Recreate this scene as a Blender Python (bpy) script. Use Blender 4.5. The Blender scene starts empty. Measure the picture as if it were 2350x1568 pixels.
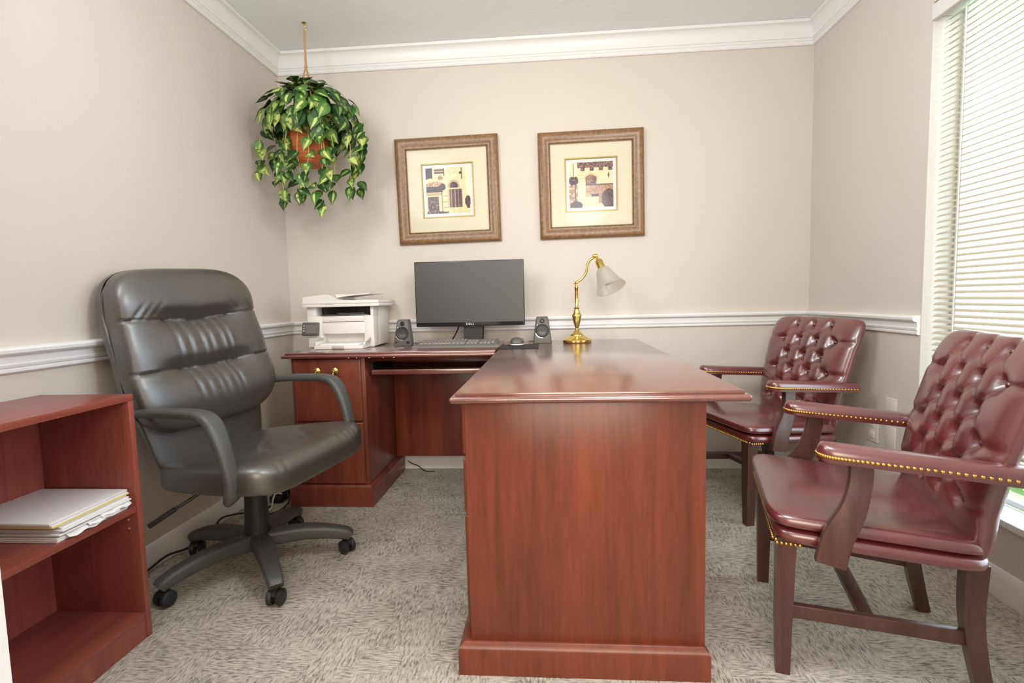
import bpy, bmesh, math, random
from mathutils import Vector, Matrix
PI = math.pi
random.seed(7)
S = bpy.context.scene
C = S.collection
TM = {}                                   # frame of each thing / part

# ------------------------------------------------------------------ helpers
def lerp(a, b, t): return a + (b - a) * t
def interp(tab, x):
    if x <= tab[0][0]: return tab[0][1]
    for (a, fa), (b, fb) in zip(tab, tab[1:]):
        if x <= b: return lerp(fa, fb, (x - a) / (b - a))
    return tab[-1][1]
def gauss(x, s): return math.exp(-(x / s) ** 2)
def smooth(a, b, x):
    t = min(1, max(0, (x - a) / (b - a))); return t * t * (3 - 2 * t)
def catmull(pts, k=6):
    P = [Vector(p) for p in pts]; P = [2 * P[0] - P[1]] + P + [2 * P[-1] - P[-2]]
    out = []
    for i in range(1, len(P) - 2):
        for j in range(k):
            t = j / k; a, b, c, d = P[i - 1], P[i], P[i + 1], P[i + 2]
            out.append(0.5 * ((2 * b) + (c - a) * t + (2 * a - 5 * b + 4 * c - d) * t * t + (3 * b - a - 3 * c + d) * t ** 3))
    out.append(P[-2].copy()); return out

class B:
    def __init__(s): s.bm = bmesh.new()
    def absorb(s, bm2, M=None):
        if M is not None: bmesh.ops.transform(bm2, matrix=M, verts=bm2.verts)
        me = bpy.data.meshes.new('tmp'); bm2.to_mesh(me); bm2.free(); s.bm.from_mesh(me); bpy.data.meshes.remove(me)
        return s
    def box(s, x0, x1, y0, y1, z0, z1, bev=0.0, seg=2, M=None):
        b = bmesh.new(); bmesh.ops.create_cube(b, size=1)
        for v in b.verts:
            v.co = Vector((x0 if v.co.x < 0 else x1, y0 if v.co.y < 0 else y1, z0 if v.co.z < 0 else z1))
        if bev > 0: bmesh.ops.bevel(b, geom=b.edges[:], offset=bev, segments=seg, profile=0.5, affect='EDGES')
        return s.absorb(b, M)
    def grid(s, fn, nu, nv, closeu=False, closev=False):
        R = [[s.bm.verts.new(fn(i, j)) for j in range(nv)] for i in range(nu)]
        for i in range(nu if closeu else nu - 1):
            for j in range(nv if closev else nv - 1):
                q = (R[i][j], R[(i + 1) % nu][j], R[(i + 1) % nu][(j + 1) % nv], R[i][(j + 1) % nv])
                if len(set(q)) == 4: s.bm.faces.new(q)
        return R
    def sweep(s, path, section, up=(0, 0, 1), cap=True, scale=None):
        """section: list of (a,b) in the (side, up) frame of every path point"""
        P = [Vector(p) for p in path]; n = len(P); up = Vector(up); rings = []; side0 = None
        for i, p in enumerate(P):
            t = (P[min(i + 1, n - 1)] - P[max(i - 1, 0)]).normalized()
            if side0 is None:
                sd = t.cross(up)
                if sd.length < 1e-4: sd = t.cross(Vector((1, 0, 0)))
            else: sd = side0 - t * side0.dot(t)
            sd.normalize(); side0 = sd; u2 = sd.cross(t)
            k = scale(i / (n - 1)) if scale else 1
            ka, kb = k if isinstance(k, tuple) else (k, k)
            rings.append([s.bm.verts.new(p + sd * a * ka + u2 * b * kb) for a, b in section])
        m = len(section)
        for r0, r1 in zip(rings, rings[1:]):
            for j in range(m): s.bm.faces.new((r0[j], r0[(j + 1) % m], r1[(j + 1) % m], r1[j]))
        if cap: s.bm.faces.new(rings[0][::-1]); s.bm.faces.new(rings[-1])
        return s
    def tube(s, path, r, n=10, cap=True, scale=None, up=(0, 0, 1)):
        return s.sweep(path, [(r * math.cos(2 * PI * k / n), r * math.sin(2 * PI * k / n)) for k in range(n)], up, cap, scale)
    def lathe(s, prof, n=24, M=None, cap=True):
        b = bmesh.new(); rings = []
        for r, z in prof:
            rings.append([b.verts.new((r * math.cos(2 * PI * k / n), r * math.sin(2 * PI * k / n), z)) for k in range(n)])
        for r0, r1 in zip(rings, rings[1:]):
            for j in range(n): b.faces.new((r0[j], r0[(j + 1) % n], r1[(j + 1) % n], r1[j]))
        if cap: b.faces.new(rings[0][::-1]); b.faces.new(rings[-1])
        return s.absorb(b, M)
    def prism(s, poly, fn, t0, t1):
        """poly of (a,b); fn(a,b,t)->xyz; t0/t1 numbers or functions of (a,b)"""
        f0 = t0 if callable(t0) else (lambda a, b: t0); f1 = t1 if callable(t1) else (lambda a, b: t1)
        A = [s.bm.verts.new(fn(a, b, f0(a, b))) for a, b in poly]; Z = [s.bm.verts.new(fn(a, b, f1(a, b))) for a, b in poly]
        n = len(poly)
        for i in range(n): s.bm.faces.new((A[i], A[(i + 1) % n], Z[(i + 1) % n], Z[i]))
        s.bm.faces.new(A[::-1]); s.bm.faces.new(Z); return s
    def ball(s, c, r, nu=12, nv=8):
        r = r if isinstance(r, tuple) else (r, r, r); b = bmesh.new()
        bmesh.ops.create_uvsphere(b, u_segments=nu, v_segments=nv, radius=1)
        for v in b.verts: v.co = Vector((c[0] + v.co.x * r[0], c[1] + v.co.y * r[1], c[2] + v.co.z * r[2]))
        return s.absorb(b)
    def pillow(s, nu, nv, pos, n=5.0, edge=4.0):
        U = [math.sin(PI / 2 * (2 * i / (nu - 1) - 1)) for i in range(nu)]
        V = [math.sin(PI / 2 * (2 * j / (nv - 1) - 1)) for j in range(nv)]
        b = bmesh.new()
        for sd in (1, -1):
            R = []
            for u in U:
                row = []
                for v in V:
                    m = max(abs(u), abs(v)); k = m / ((abs(u) ** n + abs(v) ** n) ** (1 / n)) if m > 1e-9 else 1
                    row.append(b.verts.new(pos(u * k, v * k, sd, max(0.0, 1 - m ** edge) ** 0.5)))
                R.append(row)
            for i in range(nu - 1):
                for j in range(nv - 1): b.faces.new((R[i][j], R[i + 1][j], R[i + 1][j + 1], R[i][j + 1]))
        bmesh.ops.remove_doubles(b, verts=b.verts, dist=1e-6)
        return s.absorb(b)
    def text(s, body, size, M, extr=0.0006):
        cu = bpy.data.curves.new('t', 'FONT'); cu.body = body; cu.size = size; cu.extrude = extr; cu.align_x = 'CENTER'; cu.align_y = 'CENTER'; cu.resolution_u = 3
        o = bpy.data.objects.new('t', cu); C.objects.link(o); bpy.context.view_layer.update()
        me = bpy.data.meshes.new_from_object(o.evaluated_get(bpy.context.evaluated_depsgraph_get()))
        b = bmesh.new(); b.from_mesh(me); bpy.data.objects.remove(o); bpy.data.curves.remove(cu); bpy.data.meshes.remove(me)
        return s.absorb(b, M)
    def build(s, name, mat, parent=None, world=True, ang=35, recalc=True):
        if recalc: bmesh.ops.recalc_face_normals(s.bm, faces=s.bm.faces[:])
        if parent is not None:
            TM[name_key(parent)] = TM.get(name_key(parent), Matrix())
            if world: bmesh.ops.transform(s.bm, matrix=TM[name_key(parent)].inverted(), verts=s.bm.verts)
        me = bpy.data.meshes.new(name); s.bm.to_mesh(me); s.bm.free()
        me.shade_smooth(); me.set_sharp_from_angle(angle=math.radians(ang))
        for m in (mat if isinstance(mat, (list, tuple)) else [mat]): me.materials.append(m)
        o = bpy.data.objects.new(name, me); C.objects.link(o)
        if parent is not None: o.parent = parent; TM[name_key(o)] = TM[name_key(parent)]
        else: TM[name_key(o)] = Matrix()
        return o
def name_key(o): return o.name
def tag(o, label=None, cat=None, group=None, kind=None):
    if label: o['label'] = label
    if cat: o['category'] = cat
    if group: o['group'] = group
    if kind: o['kind'] = kind
    return o
def thing(name, label, cat, loc=(0, 0, 0), rz=0.0, group=None):
    o = bpy.data.objects.new(name, None); C.objects.link(o); o.empty_display_size = 0.1
    o.location = loc; o.rotation_euler = (0, 0, rz)
    TM[o.name] = Matrix.Translation(Vector(loc)) @ Matrix.Rotation(rz, 4, 'Z')
    return tag(o, label, cat, group)
def struct(b, name, m, parent=None, ang=35): return tag(b.build(name, m, parent, ang=ang), kind='structure')
def dup(root, loc, rz, label, group=None):
    r = root.copy(); C.objects.link(r); r.location = loc; r.rotation_euler = (0, 0, rz); r['label'] = label
    if group: r['group'] = group
    for ch in list(root.children):
        c = ch.copy(); C.objects.link(c); c.parent = r
        for g in list(ch.children):
            d = g.copy(); C.objects.link(d); d.parent = c
    return r
def rrect(w, h, r=0.3, n=3):
    """rounded rectangle section"""
    r = r * min(w, h); out = []
    for cx, cy, a0 in ((w / 2 - r, h / 2 - r, 0), (-w / 2 + r, h / 2 - r, 90), (-w / 2 + r, -h / 2 + r, 180), (w / 2 - r, -h / 2 + r, 270)):
        for k in range(n + 1):
            a = math.radians(a0 + 90 * k / n); out.append((cx + r * math.cos(a), cy + r * math.sin(a)))
    return out
def axisM(o, d, roll=(0, 0, 1)):
    z = Vector(d).normalized(); x = Vector(roll).cross(z)
    if x.length < 1e-4: x = Vector((1, 0, 0)).cross(z)
    x.normalize(); y = z.cross(x)
    return Matrix(((x.x, y.x, z.x, o[0]), (x.y, y.y, z.y, o[1]), (x.z, y.z, z.z, o[2]), (0, 0, 0, 1)))

# ------------------------------------------------------------------ materials
def srgb(r, g, b): return tuple(((c / 255) / 12.92 if c / 255 <= .04045 else ((c / 255 + .055) / 1.055) ** 2.4) for c in (r, g, b)) + (1,)
def newmat(name):
    m = bpy.data.materials.new(name); m.use_nodes = True; nt = m.node_tree; p = nt.nodes['Principled BSDF']; return m, nt, p
def N(nt, t, **kw):
    n = nt.nodes.new(t)
    for k, v in kw.items():
        if k in n.inputs: n.inputs[k].default_value = v
        else: setattr(n, k, v)
    return n
def plain(name, col, rough=.5, metal=0., spec=.5, vary=0.0, bump=0.0, bscale=200, coat=0.0):
    m, nt, p = newmat(name); p.inputs['Base Color'].default_value = col; p.inputs['Roughness'].default_value = rough
    p.inputs['Metallic'].default_value = metal; p.inputs['Specular IOR Level'].default_value = spec; p.inputs['Coat Weight'].default_value = coat
    tc = N(nt, 'ShaderNodeTexCoord')
    nz = N(nt, 'ShaderNodeTexNoise', Scale=bscale, Detail=3.0); nt.links.new(tc.outputs['Object'], nz.inputs['Vector'])
    if vary:
        mx = N(nt, 'ShaderNodeMix', data_type='RGBA'); mx.inputs[6].default_value = tuple(c * (1 - vary) for c in col[:3]) + (1,); mx.inputs[7].default_value = tuple(min(1, c * (1 + vary)) for c in col[:3]) + (1,)
        n2 = N(nt, 'ShaderNodeTexNoise', Scale=9.0, Detail=4.0); nt.links.new(tc.outputs['Object'], n2.inputs['Vector'])
        nt.links.new(n2.outputs[0], mx.inputs[0]); nt.links.new(mx.outputs[2], p.inputs['Base Color'])
    if bump:
        b = N(nt, 'ShaderNodeBump', Strength=bump, Distance=.002); nt.links.new(nz.outputs[0], b.inputs['Height']); nt.links.new(b.outputs[0], p.inputs['Normal'])
    return m
def wood(name, lo, hi, sc=(14, 14, 1.1), rough=.28, spec=.5, coat=0.0):
    m, nt, p = newmat(name); p.inputs['Coat Weight'].default_value = coat; p.inputs['Coat Roughness'].default_value = .2; p.inputs['Coat IOR'].default_value = 1.75; tc = N(nt, 'ShaderNodeTexCoord'); mp = N(nt, 'ShaderNodeMapping'); mp.inputs['Scale'].default_value = sc
    nt.links.new(tc.outputs['Object'], mp.inputs['Vector'])
    a = N(nt, 'ShaderNodeTexNoise', Scale=1.0, Detail=5.0, Roughness=.6, Distortion=.6); b = N(nt, 'ShaderNodeTexNoise', Scale=9.0, Detail=3.0, Roughness=.6)
    for x in (a, b): nt.links.new(mp.outputs[0], x.inputs['Vector'])
    ad = N(nt, 'ShaderNodeMath', operation='MULTIPLY_ADD'); ad.inputs[1].default_value = .26; nt.links.new(b.outputs[0], ad.inputs[0])
    sc2 = N(nt, 'ShaderNodeMath', operation='MULTIPLY'); sc2.inputs[1].default_value = .62; nt.links.new(a.outputs[0], sc2.inputs[0]); nt.links.new(sc2.outputs[0], ad.inputs[2])
    cr = N(nt, 'ShaderNodeValToRGB'); cr.color_ramp.elements[0].position = .32; cr.color_ramp.elements[0].color = lo; cr.color_ramp.elements[1].position = .56; cr.color_ramp.elements[1].color = hi
    nt.links.new(ad.outputs[0], cr.inputs[0]); nt.links.new(cr.outputs[0], p.inputs['Base Color'])
    p.inputs['Roughness'].default_value = rough; p.inputs['Specular IOR Level'].default_value = spec
    return m
def wallmat(name, col, sc=55, st=.25):
    m, nt, p = newmat(name); p.inputs['Base Color'].default_value = col; p.inputs['Roughness'].default_value = .75; p.inputs['Specular IOR Level'].default_value = .25
    tc = N(nt, 'ShaderNodeTexCoord'); n = N(nt, 'ShaderNodeTexNoise', Scale=float(sc), Detail=4.0, Roughness=.55); nt.links.new(tc.outputs['Object'], n.inputs['Vector'])
    b = N(nt, 'ShaderNodeBump', Strength=st, Distance=.004); nt.links.new(n.outputs[0], b.inputs['Height']); nt.links.new(b.outputs[0], p.inputs['Normal'])
    return m
def leather(name, lo, hi, rough, spec=.5, bs=260, bst=.25, coat=0.0, cior=1.5, crough=.13):
    m, nt, p = newmat(name); tc = N(nt, 'ShaderNodeTexCoord')
    n = N(nt, 'ShaderNodeTexNoise', Scale=7.0, Detail=4.0); v = N(nt, 'ShaderNodeTexVoronoi', Scale=float(bs))
    for x in (n, v): nt.links.new(tc.outputs['Object'], x.inputs['Vector'])
    cr = N(nt, 'ShaderNodeValToRGB'); cr.color_ramp.elements[0].position = .3; cr.color_ramp.elements[0].color = lo; cr.color_ramp.elements[1].position = .7; cr.color_ramp.elements[1].color = hi
    nt.links.new(n.outputs[0], cr.inputs[0]); nt.links.new(cr.outputs[0], p.inputs['Base Color'])
    b = N(nt, 'ShaderNodeBump', Strength=bst, Distance=.0006); nt.links.new(v.outputs['Distance'], b.inputs['Height']); nt.links.new(b.outputs[0], p.inputs['Normal'])
    p.inputs['Roughness'].default_value = rough; p.inputs['Specular IOR Level'].default_value = spec; p.inputs['Coat Weight'].default_value = coat; p.inputs['Coat Roughness'].default_value = crough; p.inputs['Coat IOR'].default_value = cior
    return m
def clear(name, tint=(1, 1, 1, 1), rough=.02, f0=.03):
    m, nt, p = newmat(name); nt.nodes.remove(p); o = nt.nodes['Material Output']
    t = N(nt, 'ShaderNodeBsdfTransparent', Color=tint); g = N(nt, 'ShaderNodeBsdfGlossy', Roughness=rough); lw = N(nt, 'ShaderNodeLayerWeight', Blend=.5); pw = N(nt, 'ShaderNodeMath', operation='POWER'); pw.inputs[1].default_value = 5; f = N(nt, 'ShaderNodeMath', operation='MULTIPLY_ADD'); f.inputs[1].default_value = .9; f.inputs[2].default_value = f0; mx = N(nt, 'ShaderNodeMixShader')
    nt.links.new(lw.outputs['Facing'], pw.inputs[0]); nt.links.new(pw.outputs[0], f.inputs[0]); nt.links.new(f.outputs[0], mx.inputs[0]); nt.links.new(t.outputs[0], mx.inputs[1]); nt.links.new(g.outputs[0], mx.inputs[2]); nt.links.new(mx.outputs[0], o.inputs[0]); return m
def carpet():
    m, nt, p = newmat('carpet_tile'); tc = N(nt, 'ShaderNodeTexCoord')
    ch = N(nt, 'ShaderNodeTexVoronoi', Scale=11.0, distance='CHEBYCHEV'); nt.links.new(tc.outputs['Object'], ch.inputs['Vector'])
    pick = N(nt, 'ShaderNodeMath', operation='GREATER_THAN'); pick.inputs[1].default_value = .5; nt.links.new(ch.outputs['Color'], pick.inputs[0])
    outs = []
    for sc in ((150, 34, 1), (34, 150, 1)):
        mp = N(nt, 'ShaderNodeMapping'); mp.inputs['Scale'].default_value = sc; nt.links.new(tc.outputs['Object'], mp.inputs['Vector'])
        a = N(nt, 'ShaderNodeTexNoise', Scale=1.0, Detail=2.0, Roughness=.7); nt.links.new(mp.outputs[0], a.inputs['Vector']); outs.append(a)
    mx = N(nt, 'ShaderNodeMix', data_type='FLOAT'); nt.links.new(pick.outputs[0], mx.inputs[0]); nt.links.new(outs[0].outputs[0], mx.inputs[2]); nt.links.new(outs[1].outputs[0], mx.inputs[3])
    big = N(nt, 'ShaderNodeTexNoise', Scale=9.0, Detail=4.0); nt.links.new(tc.outputs['Object'], big.inputs['Vector'])
    fine = N(nt, 'ShaderNodeTexNoise', Scale=320.0, Detail=1.0); nt.links.new(tc.outputs['Object'], fine.inputs['Vector'])
    s1 = N(nt, 'ShaderNodeMath', operation='MULTIPLY_ADD'); s1.inputs[1].default_value = .30; nt.links.new(big.outputs[0], s1.inputs[0]); nt.links.new(mx.outputs[0], s1.inputs[2])
    s2 = N(nt, 'ShaderNodeMath', operation='MULTIPLY_ADD'); s2.inputs[1].default_value = .22; nt.links.new(fine.outputs[0], s2.inputs[0]); nt.links.new(s1.outputs[0], s2.inputs[2])
    cr = N(nt, 'ShaderNodeValToRGB'); e = cr.color_ramp.elements; e[0].position = .57; e[0].color = CARPET[0]; e[1].position = .96; e[1].color = CARPET[2]
    k = e.new(.74); k.color = CARPET[1]
    nt.links.new(s2.outputs[0], cr.inputs[0]); nt.links.new(cr.outputs[0], p.inputs['Base Color'])
    b = N(nt, 'ShaderNodeBump', Strength=.6, Distance=.004); nt.links.new(s2.outputs[0], b.inputs['Height']); nt.links.new(b.outputs[0], p.inputs['Normal'])
    p.inputs['Roughness'].default_value = .95; p.inputs['Specular IOR Level'].default_value = .05
    return m
CARPET = (srgb(118, 113, 103), srgb(174, 166, 152), srgb(206, 197, 182))

M = dict(
    wall=wallmat('greige_paint', srgb(215, 205, 193)), ceil=wallmat('ceiling_paint', srgb(243, 245, 246), 28, .6),
    trim=plain('white_trim_paint', srgb(238, 236, 234), .35, bump=.04, bscale=60), carpet=carpet(),
    mah=wood('mahogany_laminate', srgb(98, 48, 34), srgb(134, 66, 46)), mahtop=wood('mahogany_top', srgb(98, 48, 38), srgb(126, 64, 52), (12, 1.0, 12), .2, 1.0, 1.0),
    mahx=wood('mahogany_top_cross', srgb(98, 48, 38), srgb(126, 64, 52), (1.0, 12, 12), .22, 1.0, 1.0),
    cherry=wood('red_cherry_laminate', srgb(126, 62, 51), srgb(158, 82, 67), (16, 16, 1.4), .33),
    cherryy=wood('red_cherry_shelf', srgb(126, 64, 52), srgb(156, 80, 66), (16, 1.2, 16), .3),
    chairwood=wood('dark_walnut', srgb(72, 44, 38), srgb(96, 62, 54), (20, 20, 2), .3),
    burg=leather('burgundy_leather', srgb(88, 30, 30), srgb(114, 40, 38), .36, .9, 240, .10, 1.0, 1.65, .2), black=leather('black_leather', srgb(48, 44, 39), srgb(62, 56, 49), .46, 1.0, 300, .18, .7, 1.8, .34),
    bplas=plain('charcoal_plastic', srgb(76, 76, 74), .42, bump=.12, bscale=500), bplas2=plain('dark_shell_plastic', srgb(40, 40, 40), .45),
    brass=plain('polished_brass', srgb(226, 196, 118), .18, 1.0), nail=plain('brass_nailhead', srgb(216, 172, 92), .28, 1.0),
    white=plain('printer_white', srgb(232, 226, 218), .42, bump=.05, bscale=700), grey=plain('printer_grey', srgb(190, 184, 178), .45), dgrey=plain('device_grey', srgb(88, 84, 80), .4),
    bkey=plain('keycap_grey', srgb(124, 118, 112), .4), kbframe=plain('keyboard_shell', srgb(116, 111, 107), .38), blk=plain('gloss_black', srgb(30, 29, 29), .25), screen=plain('matte_screen', srgb(58, 57, 58), .42, spec=.7),
    lcd=plain('panel_lcd', srgb(116, 110, 104), .3), chrome=plain('bright_chrome', srgb(220, 220, 222), .2, 1.0), silver=plain('silver_print', srgb(214, 214, 216), .35, .4),
    paper=plain('office_paper', srgb(240, 237, 236), .8), folder=plain('pale_folder', srgb(234, 228, 226), .5), manila=plain('manila_card', srgb(232, 208, 132), .7),
    gold=plain('gold_fillet', srgb(150, 128, 66), .4, .5), mat=plain('cream_mat_board', srgb(218, 208, 184), .85, bump=.1, bscale=900), matwhite=plain('white_mount', srgb(226, 222, 220), .85),
    frame=wood('bronze_brown_frame', srgb(110, 78, 48), srgb(150, 112, 74), (60, 60, 60), .33), bead=plain('bronze_bead', srgb(168, 142, 104), .4, .2),
    rope=plain('tan_rope', srgb(190, 146, 96), .85, bump=.5, bscale=300), wicker=plain('terracotta_wicker', srgb(186, 98, 50), .7, vary=.25, bump=.6, bscale=140), vine=plain('pale_vine', srgb(176, 178, 96), .6),
    cord=plain('black_cord', srgb(28, 28, 28), .5), wcord=plain('white_cord', srgb(232, 226, 206), .5), plate=plain('wall_plate_almond', srgb(232, 222, 206), .4),
    glass=clear('clear_glass'), slat=None, wframe=plain('window_vinyl', srgb(240, 240, 240), .4), grass=plain('lawn', srgb(120, 150, 80), .9, vary=.3), pad=plain('mousepad_cloth', srgb(52, 50, 50), .85),
    bulb=plain('opal_bulb', srgb(238, 234, 226), .3), rubber=plain('caster_rubber', srgb(38, 38, 40), .5), soil=plain('dark_moss', srgb(60, 56, 34), .95), chip=plain('chipped_edge', srgb(214, 178, 120), .8),
)
def slatmat(name, t=.45):
    m, nt, p = newmat(name); nt.nodes.remove(p); o = nt.nodes['Material Output']
    d = N(nt, 'ShaderNodeBsdfDiffuse', Color=srgb(200, 188, 166)); t_ = N(nt, 'ShaderNodeBsdfTranslucent', Color=srgb(246, 236, 214)); g = N(nt, 'ShaderNodeBsdfGlossy', Roughness=.35)
    a = N(nt, 'ShaderNodeMixShader'); a.inputs[0].default_value = t; b = N(nt, 'ShaderNodeMixShader'); b.inputs[0].default_value = .04
    nt.links.new(d.outputs[0], a.inputs[1]); nt.links.new(t_.outputs[0], a.inputs[2]); nt.links.new(a.outputs[0], b.inputs[1]); nt.links.new(g.outputs[0], b.inputs[2]); nt.links.new(b.outputs[0], o.inputs[0]); return m
M['pglass'] = clear('picture_glass', rough=.10, f0=.006)
M['slat'] = slatmat('blind_slat', .04)
def frosted():
    m, nt, p = newmat('frosted_glass'); nt.nodes.remove(p); o = nt.nodes['Material Output']
    t = N(nt, 'ShaderNodeBsdfTranslucent', Color=srgb(238, 230, 218)); d = N(nt, 'ShaderNodeBsdfDiffuse', Color=srgb(232, 226, 216)); tr = N(nt, 'ShaderNodeBsdfTransparent', Color=(.95, .94, .92, 1)); g = N(nt, 'ShaderNodeBsdfGlossy', Roughness=.3)
    a = N(nt, 'ShaderNodeMixShader'); a.inputs[0].default_value = .5; b = N(nt, 'ShaderNodeMixShader'); b.inputs[0].default_value = .58; c = N(nt, 'ShaderNodeMixShader'); c.inputs[0].default_value = .06
    nt.links.new(d.outputs[0], a.inputs[1]); nt.links.new(t.outputs[0], a.inputs[2]); nt.links.new(a.outputs[0], b.inputs[1]); nt.links.new(tr.outputs[0], b.inputs[2]); nt.links.new(b.outputs[0], c.inputs[1]); nt.links.new(g.outputs[0], c.inputs[2]); nt.links.new(c.outputs[0], o.inputs[0]); return m
M['frost'] = frosted()
def leafmat():
    m, nt, p = newmat('variegated_leaf'); at = N(nt, 'ShaderNodeAttribute', attribute_name='leafcol'); nt.links.new(at.outputs['Color'], p.inputs['Base Color'])
    p.inputs['Roughness'].default_value = .45; p.inputs['Specular IOR Level'].default_value = .4; return m
M['leaf'] = leafmat()
def printmat():
    m, nt, p = newmat('sepia_print'); at = N(nt, 'ShaderNodeAttribute', attribute_name='ink'); nt.links.new(at.outputs['Color'], p.inputs['Base Color']); p.inputs['Roughness'].default_value = .8; return m
M['print'] = printmat()

# ------------------------------------------------------------------ room
XL, XR, YB, H, YF = -1.5586, 1.4385, 3.0237, 2.44, 0.60
WY0, WY1, WZ0, WZ1 = 0.66, 2.134, 0.262, 2.062
struct(B().box(-2.6, 1.9, -2.2, YB + .1, -.05, 0), 'floor', M['carpet'])
struct(B().box(-2.6, 1.9, -2.2, YB + .1, H, H + .06), 'ceiling', M['ceil'])
struct(B().box(-2.7, 2.0, -2.3, -2.2, 0, H), 'wall_rear', M['wall'])
struct(B().box(-2.7, -2.6, -2.2, YF, 0, H), 'wall_rear_left', M['wall']); struct(B().box(1.9, 2.0, -2.2, YF - .12, 0, H), 'wall_rear_right', M['wall'])
struct(B().box(XL - .1, XL, YF - .12, YB + .1, 0, H), 'wall_left', M['wall'])
struct(B().box(XL, XR, YB, YB + .1, 0, H), 'wall_back', M['wall'])
w = B(); t = XR + .14
w.box(XR, t, WY1, YB + .1, 0, H); w.box(XR, t, YF - .12, WY0, 0, H); w.box(XR, t, WY0, WY1, 0, WZ0 - .025); w.box(XR, t, WY0, WY1, WZ1, H)
struct(w, 'wall_right', M['wall'])
w = B(); w.box(-2.6, -.80, YF - .12, YF, 0, H); w.box(.80, 1.9, YF - .12, YF, 0, H); w.box(-.80, .80, YF - .12, YF, 2.12, H)
struct(w, 'wall_front', M['wall'])
def casing():
    b = B(); b.box(-.81, -.737, YF - .12, YF + .014, 0, 2.06, .003); b.box(.728, .80, YF - .12, YF + .014, 0, 2.06, .003); b.box(-.81, .80, YF - .12, YF + .014, 2.06, 2.12, .003); return b
struct(casing(), 'trim_1', M['trim'])
cove = [(.020 + .032 * (1 - math.cos(PI / 2 * k / 6)), 2.358 + .064 * math.sin(PI / 2 * k / 6)) for k in range(7)]
CROWN = [(0, 2.322), (.012, 2.322), (.016, 2.328), (.016, 2.338), (.012, 2.341), (.017, 2.345), (.018, 2.352), (.015, 2.356)] + cove + [(.056, 2.424), (.056, H - .001), (0, H - .001)]
RAIL = [(0, .824), (.007, .824), (.013, .829), (.013, .836), (.009, .839), (.014, .843), (.016, .850), (.012, .855), (.013, .872), (.016, .876), (.026, .879), (.031, .884), (.032, .893), (.028, .899), (.018, .902), (0, .902)]
BASE = [(0, 0), (.014, 0), (.014, .074), (.010, .086), (.006, .094), (0, .096)]
def run(prof, side, y0=YF, y1=None, nm='trim_2', mitre0=False):
    b = B()
    if side == 'back': b.prism(prof, lambda a, z, t: (t, YB - a, z), lambda a, z: XL + a, lambda a, z: XR - a)
    if side == 'left': b.prism(prof, lambda a, z, t: (XL + a, t, z), y0, lambda a, z: YB - a)
    if side == 'right': b.prism(prof, lambda a, z, t: (XR - a, t, z), y0, lambda a, z: YB - a)
    return struct(b, nm, M['trim'], ang=25)
run(CROWN, 'back', nm='trim_2'); run(CROWN, 'left', nm='trim_3'); run(CROWN, 'right', nm='trim_4')
run(RAIL, 'back', nm='trim_5'); run(RAIL, 'left', nm='trim_6'); run(RAIL, 'right', WY1 + .004, nm='trim_7')
run(BASE, 'back', nm='baseboard_back'); run(BASE, 'left', nm='baseboard_left'); run(BASE, 'right', nm='baseboard_right')
# window: vinyl frame, meeting rail, pane, sill
b = B(); fx0, fx1 = XR + .105, XR + .139; f = .022
b.box(fx0, fx1, WY0, WY0 + f, WZ0, WZ1, .003); b.box(fx0, fx1, WY1 - f, WY1, WZ0, WZ1, .003); b.box(fx0, fx1, WY0 + f, WY1 - f, WZ0, WZ0 + f, .003); b.box(fx0, fx1, WY0 + f, WY1 - f, WZ1 - f, WZ1, .003)
win = struct(b, 'window_1', M['wframe'])
struct(B().box(XR + .120, XR + .124, WY0 + f, WY1 - f, WZ0 + f, WZ1 - f), 'window_pane', M['glass'], win)
struct(B().box(XR - .012, fx0, WY0, WY1, WZ0 - .025, WZ0, .005), 'window_sill', M['trim'], win)
struct(B().box(1.9, 9, -5, 9, -.35, -.3), 'ground', M['grass'])

# blind inside the recess
bl = thing('window_blind', 'white mini blind lowered in the window recess of the right wall', 'blind', (1.487, 1.4, WZ0))
BX = 1.484; sl = B(); z = .392
while z < 1.995:
    pts = []
    for k in range(5):
        q = (k / 4 - .5) * .025; c = .0034 * (1 - (2 * k / 4 - 1) ** 2); a = math.radians(24)
        pts.append((q * math.cos(a) - c * math.sin(a), q * math.sin(a) + c * math.cos(a)))
    lo = [(x, zz - .0007) for x, zz in pts]
    sl.prism(pts + lo[::-1], lambda a, c, t, z=z: (BX + a, t, z + c), WY0 + .008, WY1 - .008); z += .0222
sl.build('slats', M['slat'], bl, ang=50)
lc = B()
for yy in (WY1 - .115, 1.40, WY0 + .115):
    for dx in (-.0125, .0125): lc.tube([(BX + dx, yy, .38), (BX + dx, yy, 2.0)], .0008, 5)
    lc.box(BX - .016, BX - .0145, yy - .002, yy + .002, .38, 2.0)
lc.build('ladder_cord', M['trim'], bl)
B().box(BX - .013, BX + .013, WY0 + .006, WY1 - .006, .368, .383, .004).build('bottom_rail', M['trim'], bl)
B().box(1.462, 1.51, WY0 + .004, WY1 - .004, 2.01, WZ1 - .002, .003).build('headrail', M['trim'], bl)
B().box(1.430, 1.446, WY0 + .004, WY1 - .002, 1.996, 2.052, .003).build('valance', M['trim'], bl)

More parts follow.
